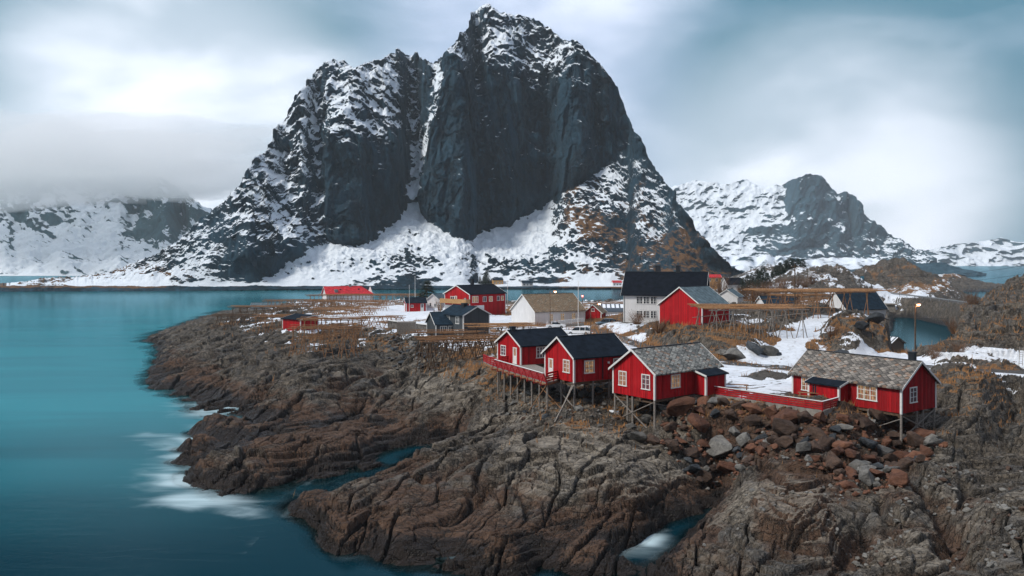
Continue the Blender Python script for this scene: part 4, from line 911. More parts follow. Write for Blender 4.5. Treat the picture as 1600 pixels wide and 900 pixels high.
stilts(Dd, [(.2, .2), (.2, 2.9), (.2, 5.5), (3.5, .2), (3.5, 5.5), (7, .2), (7, 5.5)])

def railing(root, a, b, h=1.0, n=4, post=1.5, mat='redpaint', cap='white', slant=0.):
    """board railing from a to b (local xy, z of the deck) as a part of root"""
    a, b = Vector(a), Vector(b); L = (b-a).length; d = (b-a)/L; out = Vector((d.y, -d.x, 0)); m = MB()
    for i in range(n): z = h*(i+.6)/n; m.bar(a+Vector((0, 0, z))+out*slant*z, b+Vector((0, 0, z))+out*slant*z, .045, .145)
    o = m.build('railing', M[mat], root)
    c = MB(); c.bar(a+Vector((0, 0, h))+out*slant*h, b+Vector((0, 0, h))+out*slant*h, .16, .05); c.build('handrail', M[cap], o)
    k = max(1, round(L/post))
    for i in range(k+1):
        p = a+d*(L*i/k); q = MB(); q.bar(p-out*.03+Vector((0, 0, -.15)), p-out*.03+Vector((0, 0, h-.03))+out*slant*h, .09, .09)
        if slant: q.bar(p+out*.75+Vector((0, 0, -.25)), p+out*slant*h+Vector((0, 0, h-.1)), .07, .07); q.bar(p+Vector((0, 0, -.22)), p+out*.78+Vector((0, 0, -.25)), .07, .07)
        q.build('railing_post', M[mat], o)
    return o
def deck(root, poly, z=0, th=.12, beam=True, mat='wood'):
    P = [Vector((x, y, z)) for x, y in poly]; MB().poly(P, th).build('planking', M[mat], root)
    if beam:
        m = MB()
        for a, b in zip(P, P[1:]+P[:1]): m.bar(a+Vector((0, 0, -.22)), b+Vector((0, 0, -.22)), .12, .2)
        m.build('edge_beams', M['brownwood'], root)
# the shared deck: in world metres, level with the cabin floors
o9 = Vector((0, 0, 9.0))
def w2(px, py, Z=9.0): x, y, z = atZ(px, py, Z); return Vector((x, y))
K = thing('deck', 'stilted plank deck with slanting red railing before two black roofed cabins', 'deck', (0, 96, 9.0), 0)
def kl(v): return (v.x, v.y-96)
d1, d2, d3, d4 = w2(766, 570), w2(777, 574), w2(854, 597.5), w2(876, 592)
cC = Vector(Cc.location[:2]); uC = Vector((math.cos(R(31)), math.sin(R(31)))); vC = Vector((-uC.y, uC.x)); cD = Vector(Dd.location[:2])
pts = [d1, d2, d3, d4, cC+vC*5.5+uC*.1, cC+vC*5.5+uC*2.5, cD+uC*2-vC*.2, cD-uC*.1, cD-uC*.1+vC*5.7, cD-uC*2.2+vC*5.7]
deck(K, [kl(p) for p in pts], -.02)
def k3(v, z=0): a = kl(v); return (a[0], a[1], z)
railing(K, k3(d2), k3(d3), 1.0, 5, 1.7, slant=.35); railing(K, k3(d3), k3(d4), 1.0, 4, 1.3, cap='redpaint'); railing(K, k3(d1), k3(d2), 1.0, 4, 1.3, cap='redpaint'); railing(K, k3(cD-uC*2.2+vC*5.7), k3(d1), .9, 4, 1.6, cap='redpaint'); railing(K, k3(cD-uC*.3+vC*2.6), k3(cD-uC*1.6+vC*2.2), .9, 4, 1.6, cap='redpaint')
n = 7
for i in range(n+1):
    p = d2.lerp(d3, i/n); g = ground(p.x, p.y)-9-.5; a = kl(p+Vector((.1, .35))); MB().pole((a[0], a[1], g), (a[0], a[1], -.12), .10, .10, 8).build('post', M['wood'], K)
    if i % 2 == 0: q = p+Vector((.9, 2.2)); a = kl(q); g = ground(q.x, q.y)-9-.4; MB().pole((a[0], a[1], g), (a[0], a[1], -.12), .1, .1, 8).build('post', M['wood'], K)
for (p, q, zt, zb) in ((d2.lerp(d3, .05), d1+Vector((-3.5, 1)), -.3, -2.6), (d2.lerp(d3, .55), d2.lerp(d3, .3), -.3, -2.8), (d3, d3+Vector((-1.8, 1.)), -.3, -3.2), (d2.lerp(d3, .8), d2.lerp(d3, 1.1)+Vector((1, 1)), -.3, -3.0)):
    a, b = kl(p), kl(q); g = max(ground(q.x, q.y)-9, zb); MB().bar((a[0], a[1]+.3, zt), (b[0], b[1]+.3, g), .09, .07).build('brace', M['brownwood'], K)
sd = MB()
for (x, y, w, l, z) in ((4.0, -6.6, .9, 1.6, 0), (4.3, -6.2, 1.0, .25, .18)): pass
# link deck between the near cabin and the centre one
K2 = thing('deck', 'short red railed gangway between the black roofed cabin and the grey slate cabin', 'gangway', (Cc.location.x, Cc.location.y, 9.0), 31)
deck(K2, [(5.2, -1.3), (9.2, -1.3), (9.2, -.06), (5.2, -.06)], -.02); railing(K2, (5.2, -1.3, 0), (9.2, -1.3, 0), .95, 4, 1.4)
# terrace edge between centre and right cabins
def fence_run():
    z0 = 8.0; a = atZ(1092, 614, z0); b = atZ(1285, 643, 7.9); c = atZ(1310, 636, 7.85)
    t = thing('terrace_railing', 'long low red board railing with white cap on a concrete edge above the rubble', 'railing', a, 0)
    b = (b[0]-a[0], b[1]-a[1], b[2]-a[2]); c = (c[0]-a[0], c[1]-a[1], c[2]-a[2])
    railing(t, (0, 0, .1), (b[0], b[1], b[2]+.1), .85, 4, 1.6); railing(t, (b[0], b[1], b[2]+.1), (c[0], c[1], c[2]+.1), .85, 4, 1.6)
    e = MB().bar((0, 0, -.22), (b[0], b[1], b[2]-.22), .28, .6).bar((b[0], b[1], b[2]-.22), (c[0], c[1], c[2]-.22), .28, .6); e.build('concrete_edge', M['concrete'], t)
fence_run()
def picnic(px, py, Z, rz, label):
    t = thing('plank_bench', label, 'bench', place(px, py, Z), rz); MB().box(-1.3, 1.3, -.18, .18, .42, .48).build('seat', M['brownwood'], t)
    MB().box(-1.3, 1.3, .25, .6, .68, .74).build('table_top', M['brownwood'], t)
    for x in (-1.1, 1.1): MB().box(x-.05, x+.05, -.15, .55, 0, .68).build('leg', M['brownwood'], t)
picnic(1268, 626, 7.95, -20, 'long brown plank bench beside the right cabin wall'); picnic(1150, 612, 8.0, -15, 'brown plank bench on the gravel beside the grey slate cabin')

# ------------------------------------------------------------------ village houses
b7, r7, w7 = house('barn', 'tall windowless red barn on short stilts with grey sheet roof', (33.3, 140, 9.8), 40, 8.0, 9.6, 4.3, 3.2, 'red', 'sheet', cat='barn', battens=.35, base=None)
stilts(b7, [(.2, .2), (.2, 2.4), (.2, 4.8), (.2, 7.2), (.2, 9.4), (3, .2), (6, .2), (7.8, .2)], [((.2, 2.4, -.1), (.2, .2, -1.4))], r=.14)
x8, y8 = 23.0, 165.0
b8, r8, w8 = house('white_house', 'big two storey white house with black tiled roof and two chimneys', (x8, y8, 9.4), -18.5, 16.2, 9.0, 6.0, 4.3, 'whiteb', 'tiles', cat='house', battens=.5, base=1.5, over=.5, gover=.5)
for z in (3.9, 1.0):
    for u in (3.3, 4.75, 6.2): window(b8, 'front', u, z, 1.35, 1.5, 2, 3, 'darkglass', frame='white')
window(b8, 'front', 8.8, 4.1, .9, 1.2, 1, 1, 'darkglass'); window(b8, 'front', 11.0, 4.1, 1.2, 1.2, 2, 1, 'darkglass'); window(b8, 'gable2', 4.5, 7.3, 1.0, 1.1, 2, 2, 'darkglass', W=9, L=16.2)
chimney(r8, 6.4, 4.9, 9.6, 11.6, 1.0); chimney(r8, 10.6, 4.7, 9.6, 11.6, .9); MB().box(.1, .2, -.12, -.03, 0, 5.6).build('drainpipe', M['steel'], b8)
b9, r9, w9 = house('white_hall', 'long white wooden hall with brown mossy slate roof', (5.04, 175, 7.9), 30, 13.2, 10.2, 3.1, 3.5, 'whiteb', 'moss', cat='hall', battens=.5, base=1)
for u in (4.2, 7.2, 10.2): window(b9, 'front', u, .85, 1.1, 1.6, 2, 3, 'warm')
b10, r10, w10 = house('grey_house', 'dark grey two storey house with blue black roof beside the fish racks', (-4.25, 150, 8.1), 128, 7.5, 5.9, 4.0, 1.45, 'greyb', 'blueroof', cat='house', battens=.3, base=1.5)
# its long side faces left-front: that is the wall at y = W
for u in (1.9, 5.0): window(b10, 'back', u, 2.35, 1.1, 1.35, 2, 2, 'glass', W=5.9)
for u in (2.2, 5.2): window(b10, 'back', u, .2, 1.1, 1.0, 2, 1, 'glass', W=5.9)
chimney(r10, 3.6, 3.2, 5.0, 5.9, .9)
MB().box(.03, .09, -.04, -.03, 0, 3.9).build('drainpipe', M['brownwood'], b10)
b10b, r10b, w10b = house('grey_annex', 'low dark grey house with a strip of white windows, joined to the taller grey house', (-14.1, 148.0, 8.1), 22, 5.3, 6.0, 2.3, 1.9, 'greyb', 'blueroof', cat='house', battens=.3, base=1.5)
window(b10b, 'front', 1.5, .75, 1.35, 1.1, 3, 1, 'glass'); window(b10b, 'front', 3.1, .75, 1.35, 1.1, 3, 1, 'glass')
b11, r11, w11 = house('balcony_house', 'red and white two storey house with ochre balcony and black roof', (-10.6, 200, 8.7), 46, 12.8, 9.4, 5.0, 2.1, 'red', 'tiles', cat='house', battens=.4, base=1)
MB().box(-.06, .0, .0, 9.4, 0, 2.1).box(0, 5, -.06, 0, 0, 2.1).build('basement_wall', M['whiteb'], b11)
MB().box(-1.5, -.05, -.2, 9.6, 2.6, 2.75).box(-1.55, -1.45, -.2, 9.6, 2.6, 3.75).box(-1.5, -.05, -.25, -.15, 2.6, 3.75).build('balcony', M['ochre'], b11)
for y in (0, 4.7, 9.3): MB().box(-1.5, -1.36, y, y+.14, 0, 2.6).build('balcony_post', M['ochre'], b11)
window(b11, 'gable', 6.4, 3.0, 1.6, 1.35, 2, 1, 'glass'); window(b11, 'gable', 5.1, 2.75, .9, 1.7, 1, 1, 'warm', door=True)
MB().pole((-.3, 1.4, 3.6), (-.05, 1.4, 3.55), .5, .15, 12).build('satellite_dish', M['steel'], b11)
window(b11, 'front', 1.9, 2.9, 2.1, 1.6, 3, 1, 'warm'); window(b11, 'front', 5.2, 3.0, 1.3, 1.3, 2, 1, 'glass'); window(b11, 'front', 7.4, 3.0, 1.3, 1.3, 2, 1, 'warm'); window(b11, 'front', 10.1, 3.1, 1., 1.2, 1, 1, 'glass'); window(b11, 'front', 11.6, 3.1, 1., 1.2, 1, 1, 'warm')
chimney(r11, 5.5, 4.9, 6.8, 8.6, .7)
b12, r12, w12 = house('red_roofed_house', 'low white house with a long bright red roof at the far village shore', atY(510.7, 468.5, 300)[:2]+(7.1,), 24, 17.5, 8.4, 2.5, 2.7, 'whiteb', 'redroof', cat='house', battens=0, hip=4.2, base=2, over=.5, gover=.5)
MB().box(3.1, 4.3, .6, 2.0, 2.9, 4.2).build('roof_hatch', M['steel'], r12); MB().box(9.2, 10.1, 3.7, 4.6, 4.9, 6.1).build('chimney', M['steel'], r12)
for x in (5.2, 12.2): MB().box(x, x+.6, 2.0, 2.6, 3.7, 4.35).build('roof_vent', M['black'], r12)
b13, r13, w13 = house('red_garage', 'small red garage with a white door and black roof on the snowy yard', atY(634.7, 486.7, 230)[:2]+(7.5,), 14, 5.8, 5.6, 2.55, 1.3, 'red', 'felt', cat='garage', battens=.35, base=1)
window(b13, 'front', 1.7, 1.2, .8, .7, 2, 1, 'glass'); window(b13, 'front', 4.6, .1, .95, 2.1, 1, 1, 'glass', door=True)
MB().box(-.06, -.0, 2.2, 5.0, .0, 2.1).build('garage_door', M['whiteb'], b13)
b14, r14, w14 = house('white_shed', 'small white gabled shed between the red garage and the balcony house', atY(687, 487, 236)[:2]+(7.6,), 70, 6, 4.4, 2.9, 1.7, 'whiteb', 'sheet', cat='shed', battens=0, base=1)
window(b14, 'gable', 1.4, .9, .9, 1.0, 2, 1, 'glass'); window(b14, 'gable', 3.0, .1, .9, 2.0, 1, 1, 'glass', door=True)
# red shed among the racks: single-pitch roof falling towards the camera
b15, r15, w15 = house('red_shed', 'small red shed with black roof standing among the drying racks', atY(497.3, 512, 175)[:2]+(7.3,), 140, 6.6, 4.6, 2.55, .35, 'red', 'felt', cat='shed', battens=.3, base=1, ridge_at=.25, wh2=2.15)
b16, r16, w16 = house('white_boathouse', 'low white boathouse with grey roof on the left point of the village', atY(392, 487, 270)[:2]+(4.3,), 8, 9.3, 5.2, 2.1, 1.4, 'whiteb', 'sheet', cat='boathouse', battens=0, base=2)
for u in (3.6, 6.8): window(b16, 'front', u, .7, .9, .8, 2, 1, 'darkglass')
b17, r17, w17 = house('red_boathouse', 'small red gabled store beside the parked blue car', atY(939.4, 507, 186)[:2]+(7.4,), 72, 5.4, 3.9, 2.7, 1.7, 'red', 'moss', cat='shed', battens=.3, base=1)
b17.rotation_euler = (0, 0, R(72)); window(b17, 'gable', 1.95, 2.9, .7, .7, 1, 1, 'glass')
b18, r18, w18 = house('white_store', 'low white store whose dark sheet roof shows stripes of snow', atY(940, 505, 196)[:2]+(7.6,), -4, 7.6, 8.4, 2.1, 1.5, 'whiteb', 'stripes', cat='store', battens=0, base=1)
# weathered plank bin on the stone bank
t = thing('wooden_bin', 'square weathered plank bin at the head of the dark stone bank', 'bin', (atY(620, 522, 160)[0], 160, 7.2), 4)
m = MB().box(0, 3.7, 0, 2.6, 0, 2.45)
for i in range(15): m.box(.02+i*.25, .2+i*.25, -.04, 0, 0, 2.5)
m.build('plank_walls', M['wood'], t); MB().box(-.05, 3.75, -.06, 2.65, 2.47, 2.56).build('lid', M['wood'], t)
# small far houses
def far_house(name, label, px, py, Y, rz, L, W, wh, rise, wall, roof, wins=3, cat='house'):
    x, y, z = atY(px, py, Y); z2 = z
    r, rf, w = house(name, label, (x, y, z2), rz, L, W, wh, rise, wall, roof, cat=cat, battens=0, corner=False, base=2.5, over=.4)
    for i in range(wins): window(r, 'front', L*(i+.6)/(wins+.2), .9, 1.1, 1.3, 2, 1, 'darkglass')
    if wh > 4:
        for i in range(wins): window(r, 'front', L*(i+.6)/(wins+.2), 3.4, 1.1, 1.3, 2, 1, 'darkglass')
    return r
far_house('ochre_house', 'small ochre house with blue roof at the foot of the scree', 770, 444.8, 650, 12, 8.6, 7, 3.8, 1.2, 'yellowhouse', 'blueroof')
far_house('pale_house', 'pale house with grey roof near the dark firs below the mountain', 816, 447.5, 638, 8, 8.6, 6, 3.0, 1.6, 'whiteb', 'blueroof')
far_house('red_roofed_cottage', 'tiny white cottage with orange red roof under the mountain, left of the big white house', 957.5, 447.5, 640, 8, 7.4, 5, 3.2, 1.4, 'whiteb', 'redroof')
far_house('orange_house', 'low brown orange house with red roof right of the big white house gable', 1102, 443, 330, -4, 6.4, 5, 2.6, 1.0, 'yellowhouse', 'redroof', 2)
far_house('black_roofed_house', 'white two storey house with dark roof among the bare trees', 1137, 458, 300, 10, 6.6, 6, 3.4, 2.2, 'whiteb', 'tiles', 2)
g15, _, _ = house('grey_roofed_house', 'white gabled house with grey roof directly behind the barn', atY(1152, 479, 215)[:2]+(9.2,), 62, 7, 5.6, 3.2, 1.9, 'whiteb', 'sheet', cat='house', battens=0, base=2); window(g15, 'gable', 2.6, 1.0, 1.0, 1.0, 2, 1, 'darkglass')
g16, _, _ = house('steep_roofed_house', 'white house sunk behind the long rack, its long dark roof slope facing right', atY(1322, 492, 175)[:2]+(10.0,), 24, 12, 6.2, 1.6, 3.6, 'whiteb', 'blueroof', cat='house', battens=0, base=3)
g17, _, _ = house('low_roofed_house', 'low white house with dark roof seen under the long rack', atY(1196, 486, 190)[:2]+(9.4,), 6, 9, 6, 2.2, 1.9, 'whiteb', 'blueroof', cat='house', battens=0, base=2)
g18, _, _ = house('stone_boathouse', 'small grey boathouse with snow on its roof at the edge of the pool', atZ(1412, 551, 2.2)[:2]+(2.4,), 120, 6.0, 4.4, 2.0, 1.2, 'wood', 'stripes', cat='boathouse', battens=0, base=3, trim='wood')

# ------------------------------------------------------------------ fish drying racks
def rack(label, px, py, Y, rz, L, Wd, H, n_tr=6, n_pole=16, seed=1, mat='brownwood', topmat='tanwood', rows=2, ragged=.8, thick=.07):
    """px, py: photo position of the middle of the rack's top; Y its distance"""
    rr = random.Random(seed); x, y, z = atY(px, py, Y)
    g0 = z-H
    t = thing('drying_rack', label, 'drying rack', (x, y, g0), rz, 'wooden fish drying racks')
    def gz(a, b):
        w = local(t, (a, b, 0)); return min(ground(w.x, w.y)-g0-.15, H-1.2)
    for j in range(rows):
        v = -Wd/2+Wd*j/(rows-1) if rows > 1 else 0
        for i in range(n_tr):
            u = -L/2+L*(i+.5)/n_tr+rr.uniform(-.3, .3); m = MB(); sp = rr.uniform(.7, 1.15)
            m.pole((u-sp, v+rr.uniform(-.3, .3), gz(u-sp, v)), (u+.25, v, H+.25), thick*1.1, thick*.8, 5); m.pole((u+sp, v+rr.uniform(-.3, .3), gz(u+sp, v)), (u-.25, v, H+.25), thick*1.1, thick*.8, 5)
            if rr.random() < .6: m.pole((u+rr.uniform(-.2, .2), v+.5*(1 if j else -1), gz(u, v)), (u, v, H), thick, thick*.8, 5)
            if rr.random() < .6: zc = gz(u, v)+1.1; m.pole((u-sp*.7, v, zc), (u+sp*.7, v, zc+rr.uniform(-.2, .2)), thick*.8, thick*.7, 5)
            m.build('trestle', M[mat], t)
        MB().pole((-L/2-.3, v, H), (L/2+.3, v, H+rr.uniform(-.1, .1)), thick*1.3, thick, 6).build('bearer', M[mat], t)
        if rr.random() < .8: MB().pole((-L/2, v, H*.55), (L/2, v, H*.9), thick*.8, thick*.8, 5).build('brace', M[mat], t)
    for i in range(max(3, int(L/3))):
        u = -L/2+L*(i+.5)/max(3, int(L/3)); MB().pole((u, -Wd/2-.4, H+.1), (u+rr.uniform(-.2, .2), Wd/2+.4, H+.12), thick, thick, 5).build('cross_beam', M[mat], t)
    for i in range(n_pole):                # the long rods that carry the fish, laid lengthwise on the frame
        v = -Wd/2-.3+(Wd+.6)*(i+.5)/n_pole; l = L*rr.uniform(.45, .75); u = rr.uniform(-L/2-ragged, L/2+ragged-l)
        zz = H+.20+rr.uniform(-.10, .16); MB().pole((u, v+rr.uniform(-.15, .15), zz), (u+l, v+rr.uniform(-.15, .15), zz+rr.uniform(-.05, .08)), thick*.8, thick*.55, 5).build('rod', M[topmat], t)
        if rr.random() < .8:
            u2 = -L/2-ragged if u > -L/2+L*.25 else u+l-.2; l2 = L*rr.uniform(.3, .45); MB().pole((u2, v+.1, zz+.06), (u2+l2, v+rr.uniform(-.1, .2), zz+.08), thick*.75, thick*.55, 5).build('rod', M[topmat], t)
    return t
rack('wide tan topped drying rack standing beside the barn on the grassy rock', 1168, 481.5, 130, 2, 15.2, 11.0, 4.2, 7, 36, 1, 'wood', 'tanwood')
rack('high brown drying rack on the knoll above the snowy path', 1262, 455, 152, 1, 21, 9.0, 4.5, 7, 34, 2, 'brownwood', 'tanwood', thick=.075)
rack('second high drying rack half hidden behind the one on the knoll', 1250, 462, 166, 1, 11, 4, 4.2, 4, 10, 3, 'brownwood', 'tanwood', thick=.075)
rack('dark drying rack over dead grass just left of the stilted deck', 722, 530, 124, 14, 12.5, 9, 3.3, 7, 15, 4, 'darkwood', 'brownwood', 3)
rack('tan topped drying rack in front of the dark grey house', 782, 510, 138, 6, 11, 7, 2.7, 5, 15, 5, 'darkwood', 'tanwood')
rack('low dark drying rack between the stone bank and the grey house', 700, 520, 136, 8, 11, 4, 2.9, 6, 9, 6, 'darkwood', 'brownwood')
rack('tall legged drying rack on bare rock in front of the red shed', 510, 512, 141, 2, 12.5, 4.0, 4.3, 6, 8, 7, 'brownwood', 'brownwood')
rack('drying rack crossing in front of the red shed wall', 522, 499, 160, 4, 12.5, 4.5, 3.8, 6, 9, 8, 'brownwood', 'brownwood')
rack('thin drying rack left of the weathered plank bin', 596, 496, 178, -3, 9.5, 4.5, 3.4, 5, 6, 9, 'brownwood', 'brownwood')
rack('drying rack left of the red shed over snowy ground', 440, 494, 185, 0, 12.5, 5, 3.0, 6, 9, 10, 'brownwood', 'brownwood')
rack('drying rack on the left point in front of the white boathouse', 412, 480, 214, -3, 17, 5, 3.3, 8, 9, 11, 'darkwood', 'brownwood')
rack('lowest drying rack at the outer left tip of the point', 365, 493, 202, 4, 9, 4, 2.6, 4, 7, 12, 'darkwood', 'darkwood')
rack('drying rack in the snow behind the red shed', 540, 483, 214, -3, 17, 5.5, 3.4, 8, 10, 13, 'brownwood', 'brownwood')
rack('long far drying rack running from the red roofed house to the garage', 570, 461.5, 262, 3, 36, 6, 3.4, 15, 14, 14, 'brownwood', 'brownwood', thick=.065)
rack('far drying rack just right of the white boathouse', 468, 470, 252, 4, 21, 6, 3.4, 9, 10, 15, 'brownwood', 'brownwood', thick=.065)
rack('middle drying rack between the red roofed house and the red shed', 545, 471, 236, -2, 24, 5, 3.4, 10, 9, 16, 'brownwood', 'brownwood', thick=.06)

# ------------------------------------------------------------------ lamps, poles, wires
def lamp_glass(name, col, st):
    m = bpy.data.materials.new(name); m.use_nodes = True; b = m.node_tree.nodes['Principled BSDF']; b.inputs['Base Color'].default_value = (*col, 1); b.inputs['Emission Color'].default_value = (*col, 1); b.inputs['Emission Strength'].default_value = st; return m
M['lit'] = lamp_glass('glowing_orange_lamp', (1, .42, .16), 14); M['litred'] = lamp_glass('glowing_red_lamp', (1, .10, .08), 14)
def lamp(label, px, py_base, py_top, Y, side=1, lit='lit', arm=1.1, r=.09):
    x, y, z0 = atY(px, py_base, Y); z1 = atY(px, py_top, Y)[2]; H = z1-z0
    t = thing('street_lamp', label, 'street lamp', (x, y, z0), 0, 'lit street lamps'); MB().pole((0, 0, -.3), (0, 0, H), r, r*.75, 8).build('pole', M['darkwood'], t)
    MB().pole((0, 0, H-.5), (side*arm, 0, H-.05), .04, .035, 6).build('arm', M['steel'], t); h = MB().box(side*arm-.3, side*arm+.3, -.12, .12, -.02+H-.05, H+.12); hd = h.build('lamp_head', M['steel'], t)
    g = MB(); g.pole((side*arm-.0, 0, H-.22), (side*arm, 0, H-.06), .16, .22, 10); g.build('bulb', M[lit], hd)
    l = bpy.data.lights.new('lamp_light', 'POINT'); l.energy = 60 if lit == 'lit' else 40; l.color = (1, .45, .2) if lit == 'lit' else (1, .15, .1); l.shadow_soft_size = .2
    lo = bpy.data.objects.new('lamp_light', l); COL.objects.link(lo); lo.parent = t; lo.location = (side*arm, -.1, H-.4)
lamp('lit street lamp on a wooden pole before the white hall', 859.5, 511, 455, 170, 1); lamp('lit street lamp on a dark pole in front of the parked blue car', 923, 523, 474, 150, 1, arm=1.6)
lamp('red glowing lamp on a short post behind the white hall', 910, 507, 461.5, 200, 0, 'litred', .0); lamp('tall lit street lamp rising behind the chimney of the long brown slate cabin', 1430, 573, 475, 106, 1, arm=.45, r=.12)
def flagpole(label, px, pb, pt, Y, r=.07):
    x, y, z0 = atY(px, pb, Y); H = atY(px, pt, Y)[2]-z0; t = thing('flagpole', label, 'flagpole', (x, y, z0)); MB().pole((0, 0, -.3), (0, 0, H), r, r*.6, 8).build('pole', M['white'], t); MB().pole((0, 0, H), (0, 0, H+.16), r*1.5, r*.5, 8).build('finial', M['white'], t)
flagpole('tall thin white flagpole in front of the white hall', 903.5, 511, 440, 168); flagpole('white flagpole behind the red garage', 648.5, 470, 432.5, 250, .08); flagpole('slim white mast beside the red garage door', 639.5, 488, 446, 222, .06)
flagpole('white flagpole right of the balcony house', 793, 478, 439, 215, .07); flagpole('white flagpole on the snowy knoll behind the long rack', 1264, 452, 417, 320, .14)
def upole(label, px, pb, pt, Y, r=.13):
    x, y, z0 = atY(px, pb, Y); H = atY(px, pt, Y)[2]-z0; t = thing('power_pole', label, 'power pole', (x, y, z0)); MB().pole((0, 0, -.4), (0, 0, H), r, r*.8, 8).build('pole', M['darkwood'], t); MB().box(-.8, .8, -.06, .06, H-.5, H-.38).build('crossarm', M['darkwood'], t)
    for k in (-.7, 0, .7): MB().pole((k, 0, H-.38), (k, 0, H-.2), .05, .04, 6).build('insulator', M['white'], t)
upole('tall dark power pole rising behind the knoll rack', 1242, 472, 413, 160); upole('dark pole by the shore right of the barn roof', 1124, 478, 442, 240, .1)
upole('thin pole beside the causeway road', 1405, 470, 447, 330, .12)
def wire(label, a, b, sag, r=.022):
    a, b = Vector(a), Vector(b); m = MB(); n = 26; P = [a.lerp(b, i/n)-Vector((0, 0, sag*4*(i/n)*(1-i/n))) for i in range(n+1)]; c = a
    for i in range(n): m.pole(P[i]-c, P[i+1]-c, r, r, 4)
    o = m.build('power_line', M['black'], None); o.location = a; tag(o, label, 'cable')
wire('upper thin black power line running off to the right', atY(1242, 417, 160), atY(1760, 372, 150), 4.2); wire('lower thin black power line sagging over the right hill', atY(1242, 420, 160), atY(1760, 386, 150), 4.6)
wire('thin black line sagging across the barn racks', atY(1000, 484, 150), atY(1700, 492, 120), 1.0, .018)

# ------------------------------------------------------------------ cars
def carpaint(n, c): return simple(n, c, .35, .08, 1, .5)
def car(label, px, py, Y, rz, paint, L=4.4, Wc=1.75, H=1.5, wagon=True):
    x, y, z = atY(px, py, Y); t = thing('parked_car', label, 'car', (x, y, z), rz, 'cars parked by the white hall')
    pr = [(0, .35), (.02, .75), (.9, .88), (1.0, .90), (L-.95, .93), (L-.1, .88), (L, .7), (L, .35)]
    def ext(prof, w0, w1, name, mat, par, bev=0):
        m = MB(); n = len(prof); m.v += [(a, -w0 if c < .95 else -w1, c) for a, c in prof]+[(a, w0 if c < .95 else w1, c) for a, c in prof]
        m.f.append(tuple(range(n))); m.f.append(tuple(reversed(range(n, 2*n)))); m.f += [(i, (i+1) % n, n+(i+1) % n, n+i) for i in range(n)]
        return m.build(name, mat, par, bevel=bev)
    body = ext(pr, Wc/2, Wc/2, 'body', paint, t, .05)
    rf = [(.95, .90), (1.55, 1.42), (2.0, H), (L-1.0, H-.02), (L-.35, 1.3), (L-.12, .90)] if wagon else [(1.05, .90), (1.8, 1.36), (2.2, H-.1), (L-1.5, H-.1), (L-.8, .92)]
    gl = ext(rf, Wc/2-.06, Wc/2-.2, 'windows', M['darkglass'], t, .02)
    rt = [(a, c) for a, c in rf if c > 1.3]; m = MB(); a0, a1 = rt[0][0]+.12, rt[-1][0]-.05; m.box(a0, a1, -Wc/2+.2, Wc/2-.2, H-(.03 if wagon else .13), H+(.03 if wagon else -.07)); m.build('roof', paint, t, bevel=.02)
    for xx in (a0+.9, a0+1.9):
        for sy in (-1, 1): MB().bar((xx, sy*(Wc/2-.03), .9), (xx, sy*(Wc/2-.17), H-.02), .09, .05).build('pillar', paint, t)
    for xx in (.85, L-.85):
        for sy in (-1, 1):
            w = MB().pole((xx, sy*(Wc/2-.2), .33), (xx, sy*(Wc/2+.02), .33), .33, .33, 16).build('wheel', M['black'], t); MB().pole((xx, sy*(Wc/2+.0), .33), (xx, sy*(Wc/2+.04), .33), .2, .18, 12).build('rim', M['steel'], w)
    for sy in (-1, 1): MB().box(-.04, .04, sy*.6-.2, sy*.6+.2, .6, .76).build('headlight', M['white'], t); MB().box(L-.04, L+.04, sy*.68-.12, sy*.68+.12, .62, .85).build('taillight', M['redpaint'], t)
    MB().box(-.06, .06, -.8, .8, .34, .52).build('bumper', M['black'], t)
car('blue grey estate car parked beside the red store', 932, 509.5, 168, 6, carpaint('blue_grey_car_paint', (.09, .15, .20)), 4.6); car('small red car parked right of the blue grey one', 952.5, 511, 168, 8, carpaint('red_car_paint', (.45, .02, .02)), 3.6, 1.65, 1.4, False)
car('white estate car parked behind the black cabin roofs', 886, 523, 152, -14, carpaint('white_car_paint', (.72, .73, .74)), 4.6, 1.8, 1.55); car('white hatchback behind the other white car by the hall steps', 884, 513.5, 163, 172, carpaint('white_hatchback_paint', (.66, .68, .70)), 4.0, 1.7, 1.45, False)
# steps with a rail at the hall
t = thing('wooden_steps', 'white wooden ramp and rail along the front of the white hall', 'ramp', atY(868, 510, 171), 26)
MB().box(0, 6.4, -1.2, -.2, -.3, .55).build('ramp', M['wood'], t); railing(t, (0, -1.2, .5), (6.4, -1.2, .9), .8, 3, 1.6, 'white')

# ------------------------------------------------------------------ walls and small structures
t = thing('stone_wall', 'rough stone retaining wall with snow behind it, left of the dark grey house', 'wall', (0, 0, 0)); x0, y0, _ = atY(606, 500, 176); x1, y1, _ = atY(690, 512, 160); t.location = (x0, y0, 7.2)
rr = random.Random(5); d = Vector((x1-x0, y1-y0, 0)); Lw = d.length; d.normalize(); m = MB()
for row in range(4):
    u = 0
    while u < Lw:
        w = rr.uniform(.5, 1.1); m.box(u+.02, min(u+w, Lw+.3)-.02, rr.uniform(-.1, .02), .6, row*.42+.01, row*.42+.40, Matrix.Rotation(math.atan2(d.y, d.x), 3, 'Z')); u += w
m.build('stones', simple('wall_stone', (.16, .15, .14), .9, .5, 1.2, .2, 0, .05), t)
MB().bar((0, .3, 1.78), (d.x*Lw, d.y*Lw+.3, 1.78), .9, .14).build('snow_cap', M['white'], t)
